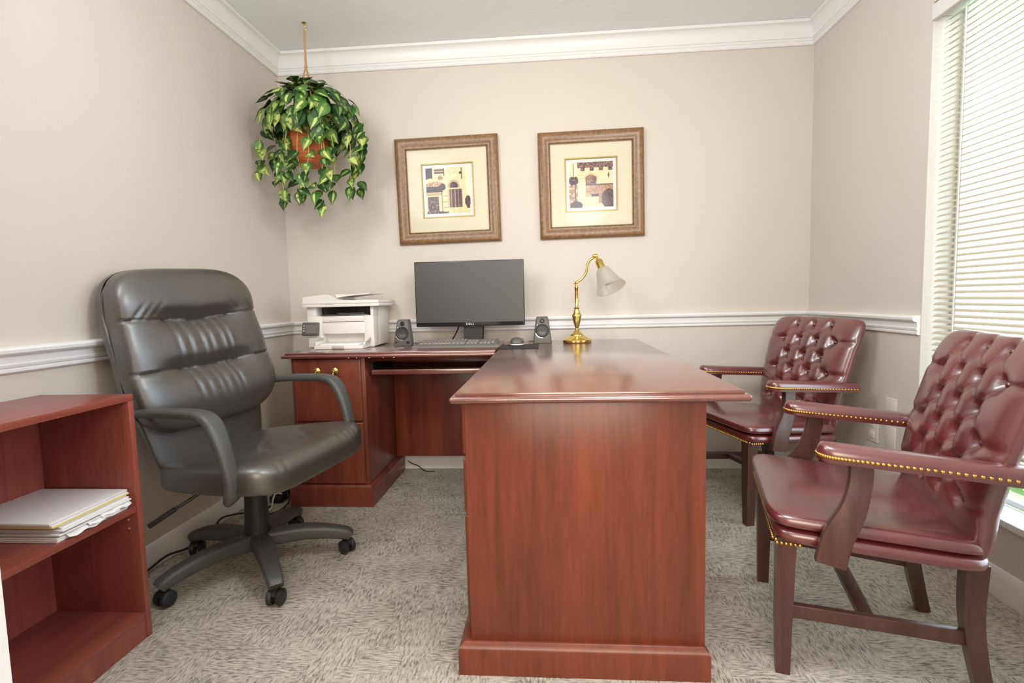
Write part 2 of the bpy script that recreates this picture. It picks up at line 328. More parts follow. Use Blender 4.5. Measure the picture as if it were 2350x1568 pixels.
# outlets on the right wall
def plate(y, z, w, h, label, sockets=0):
    t_ = thing('wall_plate', label, 'wall plate', (XR, y, z - h / 2), group='wall plates by the window')
    B().box(XR - .006, XR, y - w / 2, y + w / 2, z - h / 2, z + h / 2, .003).build('cover', M['plate'], t_)
    for k in range(sockets):
        B().box(XR - .009, XR - .005, y - .017, y + .017, z - .043 + k * .05, z - .008 + k * .05, .003).build('socket', M['plate'], t_)
plate(2.292, .487, .075, .118, 'upper blank almond plate on the right wall left of the window')
plate(2.288, .372, .068, .112, 'lower blank almond plate directly under another blank plate')
plate(2.412, .385, .085, .118, 'almond duplex outlet cover low on the right wall behind the chairs', 2)

# ------------------------------------------------------------------ desk
def slab(x0, x1, y0, y1, zt, inset):
    """double-step edge: rounded lower lip, inset upper leaf; inset = (xmin,xmax,ymin,ymax)"""
    b = B(); b.box(x0, x1, y0, y1, zt - .026, zt - .009, .0078, 4)
    b.box(x0 + inset[0], x1 - inset[1], y0 + inset[2], y1 - inset[3], zt - .012, zt, .003, 2); return b
ZT = .767
dk = thing('desk', 'mahogany writing desk in the middle of the room, jutting towards the front', 'desk', (.1, 2.1, 0))
slab(-.262, .487, 1.283, 2.935, ZT, (.014, .014, .016, .006)).build('worktop', M['mahtop'], dk)
B().box(-.230, .388, 1.325, 1.347, .07, ZT - .026, .002).build('end_panel', M['mah'], dk)
B().box(-.222, .380, 1.347, 1.79, .07, ZT - .026).build('pedestal', M['mah'], dk)
def plinth(x0, x1, y0, y1, h):
    b = B(); P = [(x0, y0), (x1, y0), (x1, y1), (x0, y1)]; c = .016
    lv = [(0, 0), (0, h - .018), (.003, h - .010), (c, h), ]
    R = []
    for i, z in lv: R.append([b.bm.verts.new(v) for v in ((x0 + i, y0 + i, z), (x1 - i, y0 + i, z), (x1 - i, y1, z), (x0 + i, y1, z))])
    for r0, r1 in zip(R, R[1:]):
        for j in range(4): b.bm.faces.new((r0[j], r0[(j + 1) % 4], r1[(j + 1) % 4], r1[j]))
    b.bm.faces.new(R[0][::-1]); b.bm.faces.new(R[-1]); return b
plinth(-.263, .397, 1.303, 1.81, .086).build('plinth', M['mah'], dk)
for z0, z1 in ((.585, .735), (.425, .575), (.098, .415)): B().box(-.245, -.221, 1.365, 1.775, z0, z1, .006, 3).build('drawer', M['mah'], dk)
B().box(.33, .35, 1.79, 2.90, .10, ZT - .026, .002).build('modesty_panel', M['mah'], dk)
B().box(-.20, .388, 2.90, 2.925, 0, ZT - .026, .002).build('end_panel', M['mah'], dk)

cr = thing('credenza', 'mahogany computer return with file drawers along the back wall', 'desk', (-.8, 2.7, 0))
slab(-1.306, -.2628, 2.402, 2.975, ZT, (.014, 0, .014, .006)).build('worktop', M['mahx'], cr)
B().box(-1.275, -.905, 2.445, 2.965, .08, ZT - .026, .002).build('cabinet', M['mah'], cr)
plinth(-1.308, -.886, 2.424, 2.98, .108).build('plinth', M['mah'], cr)
for z0, z1, h in ((.428, .735, 1), (.114, .420, 0)):
    d = B().box(-1.258, -.922, 2.431, 2.447, z0, z1, .006, 3).build('file_drawer', M['mah'], cr)
    if h or True:
        zc = z1 - .058; hb = B()
        for x in (-1.139, -1.05):
            hb.lathe([(.0165, 0), (.0165, .002), (.011, .005), (.006, .008), (.006, .014), (.009, .017), (.007, .021), (.002, .023)], 18, axisM((x, 2.431, zc), (0, -1, 0)))
        hb.tube(catmull([(-1.139, 2.413, zc), (-1.137, 2.405, zc - .022), (-1.118, 2.402, zc - .036), (-1.0945, 2.402, zc - .039), (-1.071, 2.402, zc - .036), (-1.052, 2.405, zc - .022), (-1.05, 2.413, zc)], 5), .0032, 8)
        tag(hb.build('bail_pull', M['brass'], d), 'brass bail pull')
B().box(-.905, -.262, 2.90, 2.92, .11, ZT - .026, .001).build('back_panel', M['mah'], cr)
B().box(-.905, -.262, 2.62, 2.636, .700, ZT - .026, .001).build('apron', M['mah'], cr)
kt = B(); kt.box(-.888, -.30, 2.505, 2.82, .650, .668, .002); kt.box(-.890, -.298, 2.493, 2.507, .646, .672, .004)
kt.build('keyboard_tray', M['mahx'], cr)
B().box(-.904, -.89, 2.52, 2.82, .645, .70).build('tray_slide', M['cord'], cr); B().box(-.298, -.284, 2.52, 2.82, .645, .741).build('tray_slide', M['cord'], cr)
for x in (-.97, -.93, -.87, -.80, -.75):
    tag(B().box(x, x + random.uniform(.004, .012), 2.4012, 2.4035, .7405, .7435, .001).build('worn_chip', M['chip'], cr), 'pale chipped spot on the front edge')

# ------------------------------------------------------------------ bookcase + papers
bk = thing('bookcase', 'low red cherry bookcase with one shelf against the left wall', 'bookcase', (-1.39, 1.04, 0))
x0, x1, y0, y1, zt = -1.542, -1.244, .635, 1.440, .750
B().box(x0, x1, y1 - .019, y1, 0, zt - .019, .0015).build('side_panel', M['cherry'], bk); B().box(x0, x1, y0, y0 + .019, 0, zt - .019, .0015).build('side_panel', M['cherry'], bk)
B().box(x0, x1, y0, y1, zt - .019, zt, .0015).build('top', M['cherryy'], bk)
B().box(x0 + .006, x1 - .004, y0 + .019, y1 - .019, .395, .414, .0015).build('shelf', M['cherryy'], bk)
B().box(x0 + .006, x1 - .002, y0 + .019, y1 - .019, .062, .080, .0015).build('bottom_shelf', M['cherryy'], bk)
B().box(x1 - .022, x1 - .004, y0 + .019, y1 - .019, 0, .062).build('kick_board', M['cherry'], bk)
B().box(x0, x0 + .006, y0 + .019, y1 - .019, .0, zt - .019).build('back_panel', M['cherry'], bk)
for zz in (.345, .372): B().lathe([(.0028, 0), (.0028, .002)], 8, axisM((x1 - .03, y1 - .0192, zz), (0, -1, 0))).build('shelf_pin', M['chip'], bk)

ps = thing('paper_stack', 'loose stack of white papers on the bookcase shelf under a folder', 'paper', (-1.39, 1.3, .414))
pb = B()
for k in range(9):
    zz = .4145 + k * .0044; dx = random.uniform(-.012, .006); dy = random.uniform(-.008, .008)
    pb.box(-1.532, -1.250 + dx, 1.186 + dy, 1.404 + dy * .5, zz, zz + .0040, .0009, 1)
pb.build('sheets', M['paper'], ps)
for k, (ya, yb, za, zb) in enumerate(((1.30, 1.40, .448, .430), (1.26, 1.36, .440, .424), (1.20, 1.31, .434, .420))):
    lf = B(); lf.grid(lambda i, j: Vector((-1.275 + .034 * j / 6, lerp(ya, yb, i / 10), lerp(za, zb, (j / 6) ** 2) + .003 * math.sin(i * 1.3 + k))), 11, 7)
    o = lf.build('curled_sheet', M['paper'], ps); md = o.modifiers.new('thick', 'SOLIDIFY'); md.thickness = .0006
fd = thing('folder', 'closed pale grey binder lying on top of the paper stack in the bookcase', 'folder', (-1.39, 1.29, .4555))
B().box(-1.535, -1.262, 1.170, 1.412, .4628, .470, .0022, 2).build('cover', M['folder'], fd)
B().box(-1.533, -1.259, 1.173, 1.410, .4592, .4626, .0006, 1).build('inner_sheets', M['paper'], fd)
tag(B().box(-1.534, -1.256, 1.172, 1.411, .4555, .4590, .0008, 1).build('backing', M['manila'], fd), 'yellowish card backing')

# ------------------------------------------------------------------ guest chairs (local: +x front, +y left)
def guest_chair():
    g = thing('guest_armchair', 'burgundy leather armchair nearest the front with its tufted back to the window', 'chair', (.881, 1.522, 0), math.radians(164.3), 'burgundy guest armchairs')
    D = dict(parent=g, world=False)
    tilt = lambda x: -.074 * (.256 - x)
    hwid = lambda x: lerp(.252, .284, (x + .21) / .466)
    # front legs
    for s in (1, -1):
        b = B(); b.sweep([(.2285, s * .2335, 0), (.2285, s * .2325, .15), (.2255, s * .231, .372)], [(-.5, -.5), (.5, -.5), (.5, .5), (-.5, .5)], up=(1, 0, 0), scale=lambda t: lerp(.034, .047, t)); b.build('leg', M['chairwood'], ang=30, **D)
        b = B(); b.sweep(catmull([(-.222, s * .192, 0), (-.198, s * .196, .11), (-.182, s * .202, .22), (-.182, s * .206, .352)], 4), [(-.5, -.5), (.5, -.5), (.5, .5), (-.5, .5)], up=(1, 0, 0), scale=lambda t: lerp(.034, .046, t)); b.build('leg', M['chairwood'], ang=30, **D)
        b = B(); b.sweep([(.215, s * .229, .170), (-.18, s * .196, .152)], rrect(.02, .036, .15), up=(0, 0, 1)); b.build('stretcher', M['chairwood'], **D)
    b = B(); b.sweep([(.03, -.216, .162), (.03, .216, .162)], rrect(.036, .022, .15)); b.build('stretcher', M['chairwood'], **D)
    # upholstered rail and cushion
    b = B(); b.pillow(30, 30, lambda u, v, sd, p: Vector((.024 + u * .235, v * hwid(.024 + u * .235), .388 + tilt(.024 + u * .235) + sd * .024 * p ** .6)), 10, 9)
    b.build('seat_rail', M['burg'], ang=60, **D)
    def cush(u, v, sd, p):
        x = .030 + u * .242; crown = .020 * (1 - u * u) * (1 - v * v)
        return Vector((x, v * (hwid(x) + .002), .425 + tilt(x) + ((.026 * p ** .6 + crown) if sd > 0 else -.018 * p ** .6)))
    b = B(); b.pillow(40, 40, cush, 9, 9); b.build('seat_cushion', M['burg'], ang=60, **D)
    # tufted back
    zb0, zb1 = .350, .882
    btn = []
    for r, (zz, cnt) in enumerate(((.845, 3), (.772, 4), (.700, 3), (.628, 4), (.556, 3), (.486, 4))):
        for k in range(cnt): btn.append(((k - (cnt - 1) / 2) * .108, zz, r))
    seams = []
    for a in btn:
        for c in btn:
            if c[2] == a[2] + 1 and abs(abs(a[0] - c[0]) - .054) < .01: seams.append((a, c))
    for a in btn:
        if a[2] == 0: seams.append((a, (a[0], .92, 0)))
        if a[2] in (1, 3, 5) and abs(a[0]) > .15: seams.append((a, (math.copysign(.32, a[0]), a[1] + .006, 0)))
    def dseg(y, z, a, c):
        ax, az, cx, cz = a[0], a[1], c[0], c[1]; dx, dz = cx - ax, cz - az; t = max(0, min(1, ((y - ax) * dx + (z - az) * dz) / (dx * dx + dz * dz)))
        return math.hypot(y - ax - t * dx, z - az - t * dz)
    def tuft(y, z):
        ds = min(dseg(y, z, a, c) for a, c in seams); db = min(math.hypot(y - a[0], z - a[1]) for a in btn)
        k = smooth(.44, .50, z)
        return k * (-.009 * gauss(ds, .011) - .022 * gauss(db, .019) - .010 * gauss(db, .045) + .010)
    def back(u, v, sd, p):
        z = lerp(zb0, zb1, (v + 1) / 2); y = u * lerp(.250, .284, (v + 1) / 2)
        xc = interp([(.34, -.186), (.48, -.192), (.62, -.220), (.76, -.262), (.89, -.312)], z)
        if sd > 0: return Vector((xc + (.040 + tuft(y, z)) * p ** .8, y, z + .010 * p * max(0, v) ** 6))
        return Vector((xc - .036 * p, y, z))
    b = B(); b.pillow(84, 96, back, 9, 5); bk_ = b.build('backrest', M['burg'], ang=70, **D)
    for a in btn:
        xc = interp([(.34, -.186), (.48, -.192), (.62, -.220), (.76, -.262), (.89, -.312)], a[1])
        B().ball((xc + .040 - .0215, a[0], a[1]), (.0055, .0085, .0085), 10, 6).build('button', M['burg'], bk_, world=False)
    # arms
    for s in (1, -1):
        xa, xb = .166, -.262
        def hw(x):                                   # half width along the pad, rounded front tip
            q = (xa - x) / (xa - xb); w_ = lerp(.036, .027, smooth(.1, .7, q)); d = xa - x
            return w_ * (1 - max(0, 1 - d / .045) ** 2.4) ** .5 if d < .045 else w_
        zc = lambda x: lerp(.606, .574, (xa - x) / (xa - xb)); yc = lambda x: s * .266
        n = 44; xs = [xa - (xa - xb) * (1 - math.cos(PI / 2 * i / (n - 1))) for i in range(n)]; xs[0] = xa - .0002
        def sec(i, j):
            x = xs[i]; w_ = max(hw(x), .0008); tab = [(-.96, -.012), (-1, -.004), (-1, .008), (-.93, .019), (-.72, .026), (-.38, .030), (0, .031), (.38, .030), (.72, .026), (.93, .019), (1, .008), (1, -.004), (.96, -.012)]
            f = min(1, w_ / .026); return Vector((x, yc(x) + tab[j][0] * w_, zc(x) + tab[j][1] * (f if tab[j][1] > .008 else 1)))
        b = B(); R = b.grid(sec, n, 13, closev=True); b.bm.faces.new([v for v in R[-1]]); b.bm.faces.new([v for v in R[0]][::-1])
        pad = b.build('arm_pad', M['burg'], ang=60, **D)
        nb = B(); path = [(x, yc(x) + hw(x)) for x in xs[::-1]] + [(x, yc(x) - hw(x)) for x in xs]
        acc = 0; step = .0105; last = path[0]
        for q in path[1:]:
            dd = math.hypot(q[0] - last[0], q[1] - last[1]); acc += dd; last = q
            if acc >= step:
                acc -= step; nb.ball((q[0], q[1], zc(q[0]) + .0015), (.0046, .0046, .0046), 8, 6)
        tag(nb.build('nailhead_trim', M['nail'], pad, world=False, ang=80), 'row of small brass nailheads')
        b = B(); b.sweep(catmull([(.072, s * .268, .597), (.074, s * .274, .545), (.090, s * .284, .475), (.122, s * .292, .405), (.136, s * .292, .338)], 5), rrect(.026, .05, .12), up=(1, 0, 0), scale=lambda t: (1, 1 + .35 * smooth(.3, .8, t)))
        b.build('arm_support', M['chairwood'], ang=40, **D)
    # nails along the front of the rail
    nb = B()
    for k in range(50):
        y = lerp(-.268, .268, k / 49); nb.ball((.2585 - .006 * (abs(y) > .262), y, .3735), (.0044, .0044, .0044), 8, 6)
    for s in (1, -1):
        for k in range(6): nb.ball((.252 - k * .0105, s * (hwid(.25 - k * .0105) + .0005), .3725 - .0008 * k), .0044, 8, 6)
    tag(nb.build('nailhead_trim', M['nail'], ang=80, **D), 'row of small brass nailheads')
    return g
gc = guest_chair()
dup(gc, (1.003, 2.543, 0), math.radians(194.8), 'burgundy leather armchair in the far right corner beyond the desk end')

# ------------------------------------------------------------------ office chair (local: +x front, +y left)
oc = thing('office_chair', 'black leather executive swivel chair with five castors beside the bookcase', 'chair', (-1.138, 1.853, 0), math.radians(-15))
D = dict(parent=oc, world=False)
rot = math.radians(-15)
fr = rrect(.062, .050, .28)
for k in range(5):
    a = math.radians(20 + 72 * k) - rot + math.radians(1); ca, sa = math.cos(a), math.sin(a)
    P = [(.02, .108), (.08, .112), (.16, .113), (.24, .103), (.295, .090), (.325, .080), (.338, .070)]
    b = B(); b.sweep(catmull([(r * ca, r * sa, z) for r, z in P], 4), fr, scale=lambda t: (lerp(1.12, .78, t), lerp(1.25, .72, t)))
    leg = b.build('base_leg', M['bplas'], ang=50, **D)
    c = B(); r = .322; ax = a + [.7, -.5, .6, 1.9, .9][k]; tx, ty = math.cos(ax), math.sin(ax); ox, oy = r * ca, r * sa
    for s in (1, -1): c.lathe([(.010, -.009), (.024, -.009), (.0275, -.004), (.0275, .006), (.022, .010), (.008, .0115)], 20, axisM((ox + tx * s * .016, oy + ty * s * .016, .0278), (tx * s, ty * s, 0)))
    c.lathe([(.008, .03), (.008, .078)], 10, axisM((ox, oy, 0), (0, 0, 1)))
    hood = [(.026 * math.cos(q), .026 * math.sin(q)) for q in [math.radians(20 + 140 * i / 8) for i in range(9)]] + [(.021 * math.cos(q), .021 * math.sin(q)) for q in [math.radians(160 - 140 * i / 8) for i in range(9)]]
    c.prism(hood, lambda u, v, t: (ox + tx * t - ty * u, oy + ty * t + tx * u, .032 + v), -.008, .008)
    c.build('castor', M['rubber'], leg, world=False)
B().lathe([(.052, .082), (.056, .10), (.054, .128), (.046, .136)], 24).build('hub', M['bplas'], **D)
B().lathe([(.047, .132), (.043, .19), (.038, .30), (.036, .372)], 24).build('gas_column', M['bplas2'], **D)
b = B(); b.box(-.14, .10, -.075, .075, .355, .412, .012); b.box(-.26, -.10, -.05, .05, .37, .395, .006); b.build('tilt_mechanism', M['bplas2'], **D)
b = B(); b.tube(catmull([(-.02, -.07, .375), (-.05, -.16, .358), (-.085, -.225, .325), (-.105, -.25, .310)], 4), .006, 8)
lv = b.build('tilt_lever', M['bplas2'], **D)
b = B(); b.sweep([(-.100, -.245, .313), (-.150, -.305, .270)], rrect(.023, .016, .4)); b.build('lever_grip', M['bplas2'], lv, world=False)
ROLL = .045                                   # the worn mechanism leans a little to one side
# seat
def seat(u, v, sd, p):
    x = lerp(-.225, .334, (u + 1) / 2); y = v * lerp(.250, .298, smooth(-1, .6, u))
    zt = lerp(.462, .522, (u + 1) / 2); e = max(0, u); sad = -.016 * (1 - v * v) * (1 - .4 * u * u) + .012 * abs(v) ** 3
    wr = 0
    if sd > 0:
        d = (x - .075) * .80 + (y + .02) * .60                      # crease across the seat
        al = -(x - .075) * .60 + (y + .02) * .80
        env = gauss(al - .01, .12)
        wr = env * (.020 * smooth(-.10, -.002, d) * (1 - smooth(-.002, .010, d)) )
        for q, am, wd in ((.05, .007, .012), (.09, .006, .012), (-.08, .007, .02), (.14, .006, .012), (-.02, .005, .010)):
            d2 = (x - .12) * .55 + (y - q) * .83; a2 = (x - .12) * .83 - (y - q) * .55; wr += am * gauss(d2, wd) * gauss(a2, .07)
        for q in (.12, .15, .18, .205, -.2, -.17): wr -= .005 * gauss(y - q, .006) * smooth(.24, .29, x)
    z = zt - .052 - .034 * e ** 6
    top = (.052 + sad + wr + .030 * e ** 6 * (1 - e ** 10)) * p ** .55
    return Vector((x, y, z + ROLL * y + (top if sd > 0 else -.052 * p ** .45)))
b = B(); b.pillow(80, 80, seat, 5.5, 9); b.build('seat', M['black'], ang=75, **D)
# backrest
def bx0(z): return interp([(.44, -.178), (.60, -.196), (.75, -.214), (.92, -.252), (1.14, -.300)], z)
Z0, Z1 = .565, 1.152
def sideways(y, z): return y - .058 * (z - .56)
folds = [(-.42, .30, .012), (-.26, .26, .010), (-.08, .31, .011), (.05, .28, .009), (.22, .32, .010), (.34, .29, .010)]
def obk(u, v, sd, p):
    z = lerp(Z0, Z1, (v + 1) / 2); y = sideways(u * interp([(-1, .292), (-.6, .304), (-.2, .298), (.3, .287), (.7, .293), (1, .293)], v), z)
    if sd < 0: return Vector((bx0(z) - .052 * p ** .5, y, z + ROLL * y))
    d = .078 * p ** .42; cu = 1 - smooth(.35, .75, abs(u))
    for vs, amp in ((.36, .030), (-.25, .028)):
        dv = v - vs + .05 * (1 - abs(u)) * (1 if vs > 0 else .8) - .035
        d -= amp * (.12 + .88 * cu) * gauss(dv, .11) + .008 * gauss(dv, .012)
    d += .012 * gauss(v - .68, .25) + .012 * gauss(v + .62, .25) + .004 * gauss(v - .05, .2)
    for i, (q, w_, s_) in enumerate(folds):
        lean = .10 * (v - .05)
        d -= .0042 * gauss(u - q * .95 + lean, .026) * gauss(v - .10, .22) * cu
        d -= .0048 * gauss(u - q * .8 + .18 * (v + .5) - .05, .026) * gauss(v + .46, .17) * cu
        d += .0030 * gauss(u - q * .95 - .05 + lean, .03) * gauss(v - .10, .22) * cu
    for s in (1, -1):
        for q in (.55, .66, .77): d -= .003 * gauss((abs(u) - q) + .9 * (v - .50) * (1 if s else 1), .03) * gauss(v - .48, .10) * (u * s > 0)
    return Vector((bx0(z) + d, y, z + ROLL * y))
b = B(); b.pillow(110, 120, obk, 4.4, 8); b.build('backrest', M['black'], ang=80, **D)
def shell(u, v, sd, p):
    z = lerp(.365, 1.125, (v + 1) / 2); y = sideways(u * interp([(-1, .228), (-.5, .250), (0, .290), (.5, .296), (1, .294)], v), z)
    return Vector((bx0(z) - .012 + (sd * .018 * p if sd > 0 else -.036 * p ** .35 * smooth(-1.4, -.2, v)), y, z + ROLL * y))
b = B(); b.pillow(50, 50, shell, 6, 6); b.build('back_shell', M['black'], ang=70, **D)
# arms: loop of moulded plastic
for s in (1, -1):
    P = [(-.215, s * .285, .660), (-.10, s * .297, .672), (.03, s * .300, .678), (.115, s * .301, .676), (.160, s * .301, .655), (.190, s * .301, .600), (.212, s * .300, .530), (.222, s * .296, .460), (.200, s * .284, .405), (.13, s * .20, .388), (.06, s * .10, .388)]
    P = [(x, y, z + ROLL * y) for x, y, z in P]
    b = B(); b.sweep(catmull(P, 5), rrect(.050, .029, .42), up=(0, 0, 1), scale=lambda t: (1 + .25 * gauss(t - .42, .12), 1 + .12 * gauss(t - .42, .12))); b.build('armrest', M['bplas'], ang=55, **D)

# ------------------------------------------------------------------ computer things on the worktops
ZW = ZT + .0004
mo = thing('monitor', 'black flat screen monitor standing at the back of the computer return', 'monitor', (-.441, 2.83, ZW))
B().box(-.741, -.141, 2.820, 2.846, .862, 1.218, .003).build('bezel', M['blk'], mo)
B().box(-.736, -.146, 2.8188, 2.8206, .884, 1.213).build('screen', M['screen'], mo)
tx = B(); tx.text('DELL', .017, Matrix.Translation((-.441, 2.8195, .8735)) @ Matrix.Rotation(PI / 2, 4, 'X') @ Matrix.Scale(1.25, 4, (1, 0, 0)))
tag(tx.build('maker_mark', M['silver'], mo), 'silver maker lettering')
nk = [(-.050, .770), (.050, .770), (.052, .90)] + [(.026 * math.cos(a), .872 - .026 * math.sin(a)) for a in [PI * k / 10 for k in range(11)]] + [(-.052, .90)]
nk = [(-.050, .770), (.050, .770), (.052, .90), (.026, .90)] + [(.026 * math.cos(a), .876 - .024 * math.sin(a)) for a in [PI * k / 12 for k in range(13)]] + [(-.026, .90), (-.052, .90)]
B().prism(nk, lambda a, z, t: (-.432 + a, t, z), 2.85, 2.872).build('stand', M['bplas2'], mo)
B().box(-.545, -.32, 2.775, 2.94, ZW, ZW + .010, .004).build('foot', M['bplas2'], mo)
mc = B(); mc.tube(catmull([(-.51, 2.86, .90), (-.515, 2.88, .86), (-.535, 2.90, .82), (-.56, 2.92, .785), (-.57, 2.955, .772)], 5), .004, 8); mc.build('cable', M['cord'], mo); mc = B()
mc.tube(catmull([(-.375, 2.86, .90), (-.378, 2.89, .84), (-.385, 2.92, .79), (-.39, 2.955, .772)], 5), .003, 8)
mc.build('cable', M['cord'], mo)

def speaker(cx, cy, label, knobs):
    s = thing('computer_speaker', label, 'speaker', (cx, cy, ZW), group='computer speakers beside the monitor')
    ln = .16
    fy = lambda z: cy - .045 + ln * (z - ZW)
    b = B(); R = []
    for z, w_, d0, d1 in ((ZW, .048, 0, .085), (ZW + .004, .0495, -.0015, .086), (ZW + .07, .041, 0, .085), (ZW + .128, .033, 0, .07), (ZW + .139, .029, .005, .06)):
        y0 = fy(z) + d0; y1 = cy + .045
        R.append([b.bm.verts.new(v) for v in ((cx - w_, y0 + .008, z), (cx - w_ + .006, y0, z), (cx + w_ - .006, y0, z), (cx + w_, y0 + .008, z), (cx + w_ * .8, y1, z), (cx - w_ * .8, y1, z))])
    for r0, r1 in zip(R, R[1:]):
        for j in range(6): b.bm.faces.new((r0[j], r0[(j + 1) % 6], r1[(j + 1) % 6], r1[j]))
    b.bm.faces.new(R[0][::-1]); b.bm.faces.new(R[-1]); b.build('enclosure', M['dgrey'], s, ang=30)
    nrm = (0, -1, ln); z = ZW + .066
    o = axisM((cx, fy(z) - .0002, z), nrm)
    B().lathe([(.0355, 0), (.0355, .002), (.032, .0035), (.030, .0015), (.012, -.001), (.001, .001)], 30, o).build('woofer', M['bplas2'], s)
    rg = B(); a0 = [math.radians(200 + 75 * k / 12) for k in range(13)]
    Mx = o
    poly = [(.040 * math.cos(a), .040 * math.sin(a)) for a in a0] + [(.036 * math.cos(a), .036 * math.sin(a)) for a in a0[::-1]]
    rg.prism(poly, lambda a, c, t: Mx @ Vector((a, c, t)), 0, .0015)
    tag(rg.build('accent_ring', M['chrome'], s), 'bright silver crescent')
    z = ZW + .118
    B().lathe([(.0125, 0), (.0125, .002), (.010, .003), (.008, .001), (.001, .0012)], 20, axisM((cx, fy(z) - .0002, z), nrm)).build('tweeter', M['blk'], s)
    z = ZW + .096
    tag(B().lathe([(.0035, 0), (.003, .002), (.001, .003)], 12, axisM((cx - .026, fy(z) - .0002, z), nrm)).build('badge', M['silver'], s), 'small silver dot')
    if knobs:
        z = ZW + .018
        B().lathe([(.0085, 0), (.008, .006), (.006, .008), (.001, .0085)], 18, axisM((cx + .032, fy(z), z), nrm)).build('volume_knob', M['blk'], s)
        B().lathe([(.0055, 0), (.005, .003), (.001, .0035)], 14, axisM((cx - .032, fy(z), z), nrm)).build('headphone_jack', M['blk'], s)
    else:
        z = ZW + .016
        B().text('logitech', .0105, axisM((cx, fy(z) - .0004, z), nrm) ).build('maker_mark', M['silver'], s)
    return s
speaker(-.801, 2.785, 'grey computer speaker with two small knobs between the printer and monitor', True)
speaker(-.046, 2.785, 'grey computer speaker without knobs between the mouse and brass lamp', False)
wr = B(); wr.tube(catmull([(-.095, 2.80, .772), (-.118, 2.80, .774), (-.124, 2.83, .772), (-.10, 2.87, .771), (-.05, 2.91, .771)], 5), .0014, 6)
tag(wr.build('speaker_wire', M['cord']), 'thin wire curling behind the speaker next to the lamp', 'cable')
wr = B(); wr.tube(catmull([(-.752, 2.80, .772), (-.735, 2.79, .778), (-.715, 2.80, .773), (-.705, 2.84, .771), (-.72, 2.90, .771)], 5), .0014, 6)
tag(wr.build('speaker_wire', M['cord']), 'thin wire beside the speaker next to the keyboard', 'cable')

kb = thing('keyboard', 'dark grey computer keyboard lying in front of the monitor', 'keyboard', (-.482, 2.66, ZW))
slope = math.radians(5)
def kz(y): return ZW + .014 + math.tan(slope) * (y - 2.585)
b = B(); pf = [(2.572, ZW), (2.750, ZW), (2.750, kz(2.75) - .002), (2.745, kz(2.745)), (2.612, kz(2.612) - .001), (2.600, kz(2.60) - .004), (2.577, ZW + .009), (2.572, ZW + .004)]
b.prism(pf, lambda y, z, t: (t + (.020 if y > 2.6 else 0) * (1 if t < -.48 else -1), y, z), -.703, -.258); b.build('shell', M['kbframe'], kb, ang=20)
nkeys = 0
def key(x0, x1, yr, dep=.0165):
    global nkeys; nkeys += 1
    k = B(); g_ = .0012; R = []
    for ins, dz in ((0, -.001), (.0012, .0055), (.0022, .0062)):
        R.append([k.bm.verts.new((xx, yy, kz(yy) + dz)) for xx, yy in ((x0 + g_ + ins, yr + g_ + ins), (x1 - g_ - ins, yr + g_ + ins), (x1 - g_ - ins, yr + dep - g_ - ins), (x0 + g_ + ins, yr + dep - g_ - ins))])
    for r0, r1 in zip(R, R[1:]):
        for j in range(4): k.bm.faces.new((r0[j], r0[(j + 1) % 4], r1[(j + 1) % 4], r1[j]))
    k.bm.faces.new(R[-1]); k.bm.faces.new(R[0][::-1]); k.build('key', M['bkey'], kb, ang=25)
U = .0182
rows = [(2.616, [1.3, 1.1, 1.2, 5.6, 1.2, 1.1, 1.5]), (2.6345, [2.2] + [1] * 9 + [1.8]), (2.653, [1.7] + [1] * 10 + [1.3]), (2.6715, [1.5] + [1] * 11 + [.5]), (2.690, [1] * 12 + [1]), ]
for yr, ws in rows:
    x = -.676
    for w_ in ws: key(x, x + w_ * U, yr); x += w_ * U
for k in range(12): key(-.676 + k * .0197, -.676 + k * .0197 + .0185, 2.7165, .0145)
for k in range(3):
    key(-.432 + k * .019, -.432 + (k + 1) * .019, 2.616); key(-.432 + k * .019, -.432 + (k + 1) * .019, 2.6715); key(-.432 + k * .019, -.432 + (k + 1) * .019, 2.690)
key(-.413, -.394, 2.6345)
for r_ in range(5):
    for k in range(4 if r_ not in (0,) else 3): key(-.365 + k * .019, -.365 + (k + 1) * .019, rows[r_][0])

pdm = B().box(-.252, -.062, 2.462, 2.665, ZW, ZW + .0028, .001)
tag(pdm.build('mousepad', M['pad']), 'thin dark cloth mousepad on the desk corner under the mouse', 'mousepad')
ms = thing('mouse', 'dark computer mouse with a pale rim sitting on the mousepad', 'mouse', (-.168, 2.61, ZW + .003))
zm = ZW + .003
b = B(); b.pillow(22, 26, lambda u, v, sd, p: Vector((-.172 + u * .035, 2.615 + v * .056, zm + .012 + (sd > 0) * .028 * p * (1 - .25 * v) - (sd < 0) * .004 * p)), 3.2, 3); b.build('shell', M['dgrey'], ms, ang=60)
b = B(); b.pillow(20, 24, lambda u, v, sd, p: Vector((-.172 + u * .036, 2.612 + v * .057, zm + .0070 + sd * .0070 * p)), 3.2, 6); tag(b.build('base_rim', M['silver'], ms, ang=60), 'pale grey rim')
B().lathe([(.008, -.003), (.009, 0), (.008, .003)], 16, axisM((-.172, 2.650, zm + .030), (1, 0, 0))).build('scroll_wheel', M['blk'], ms)

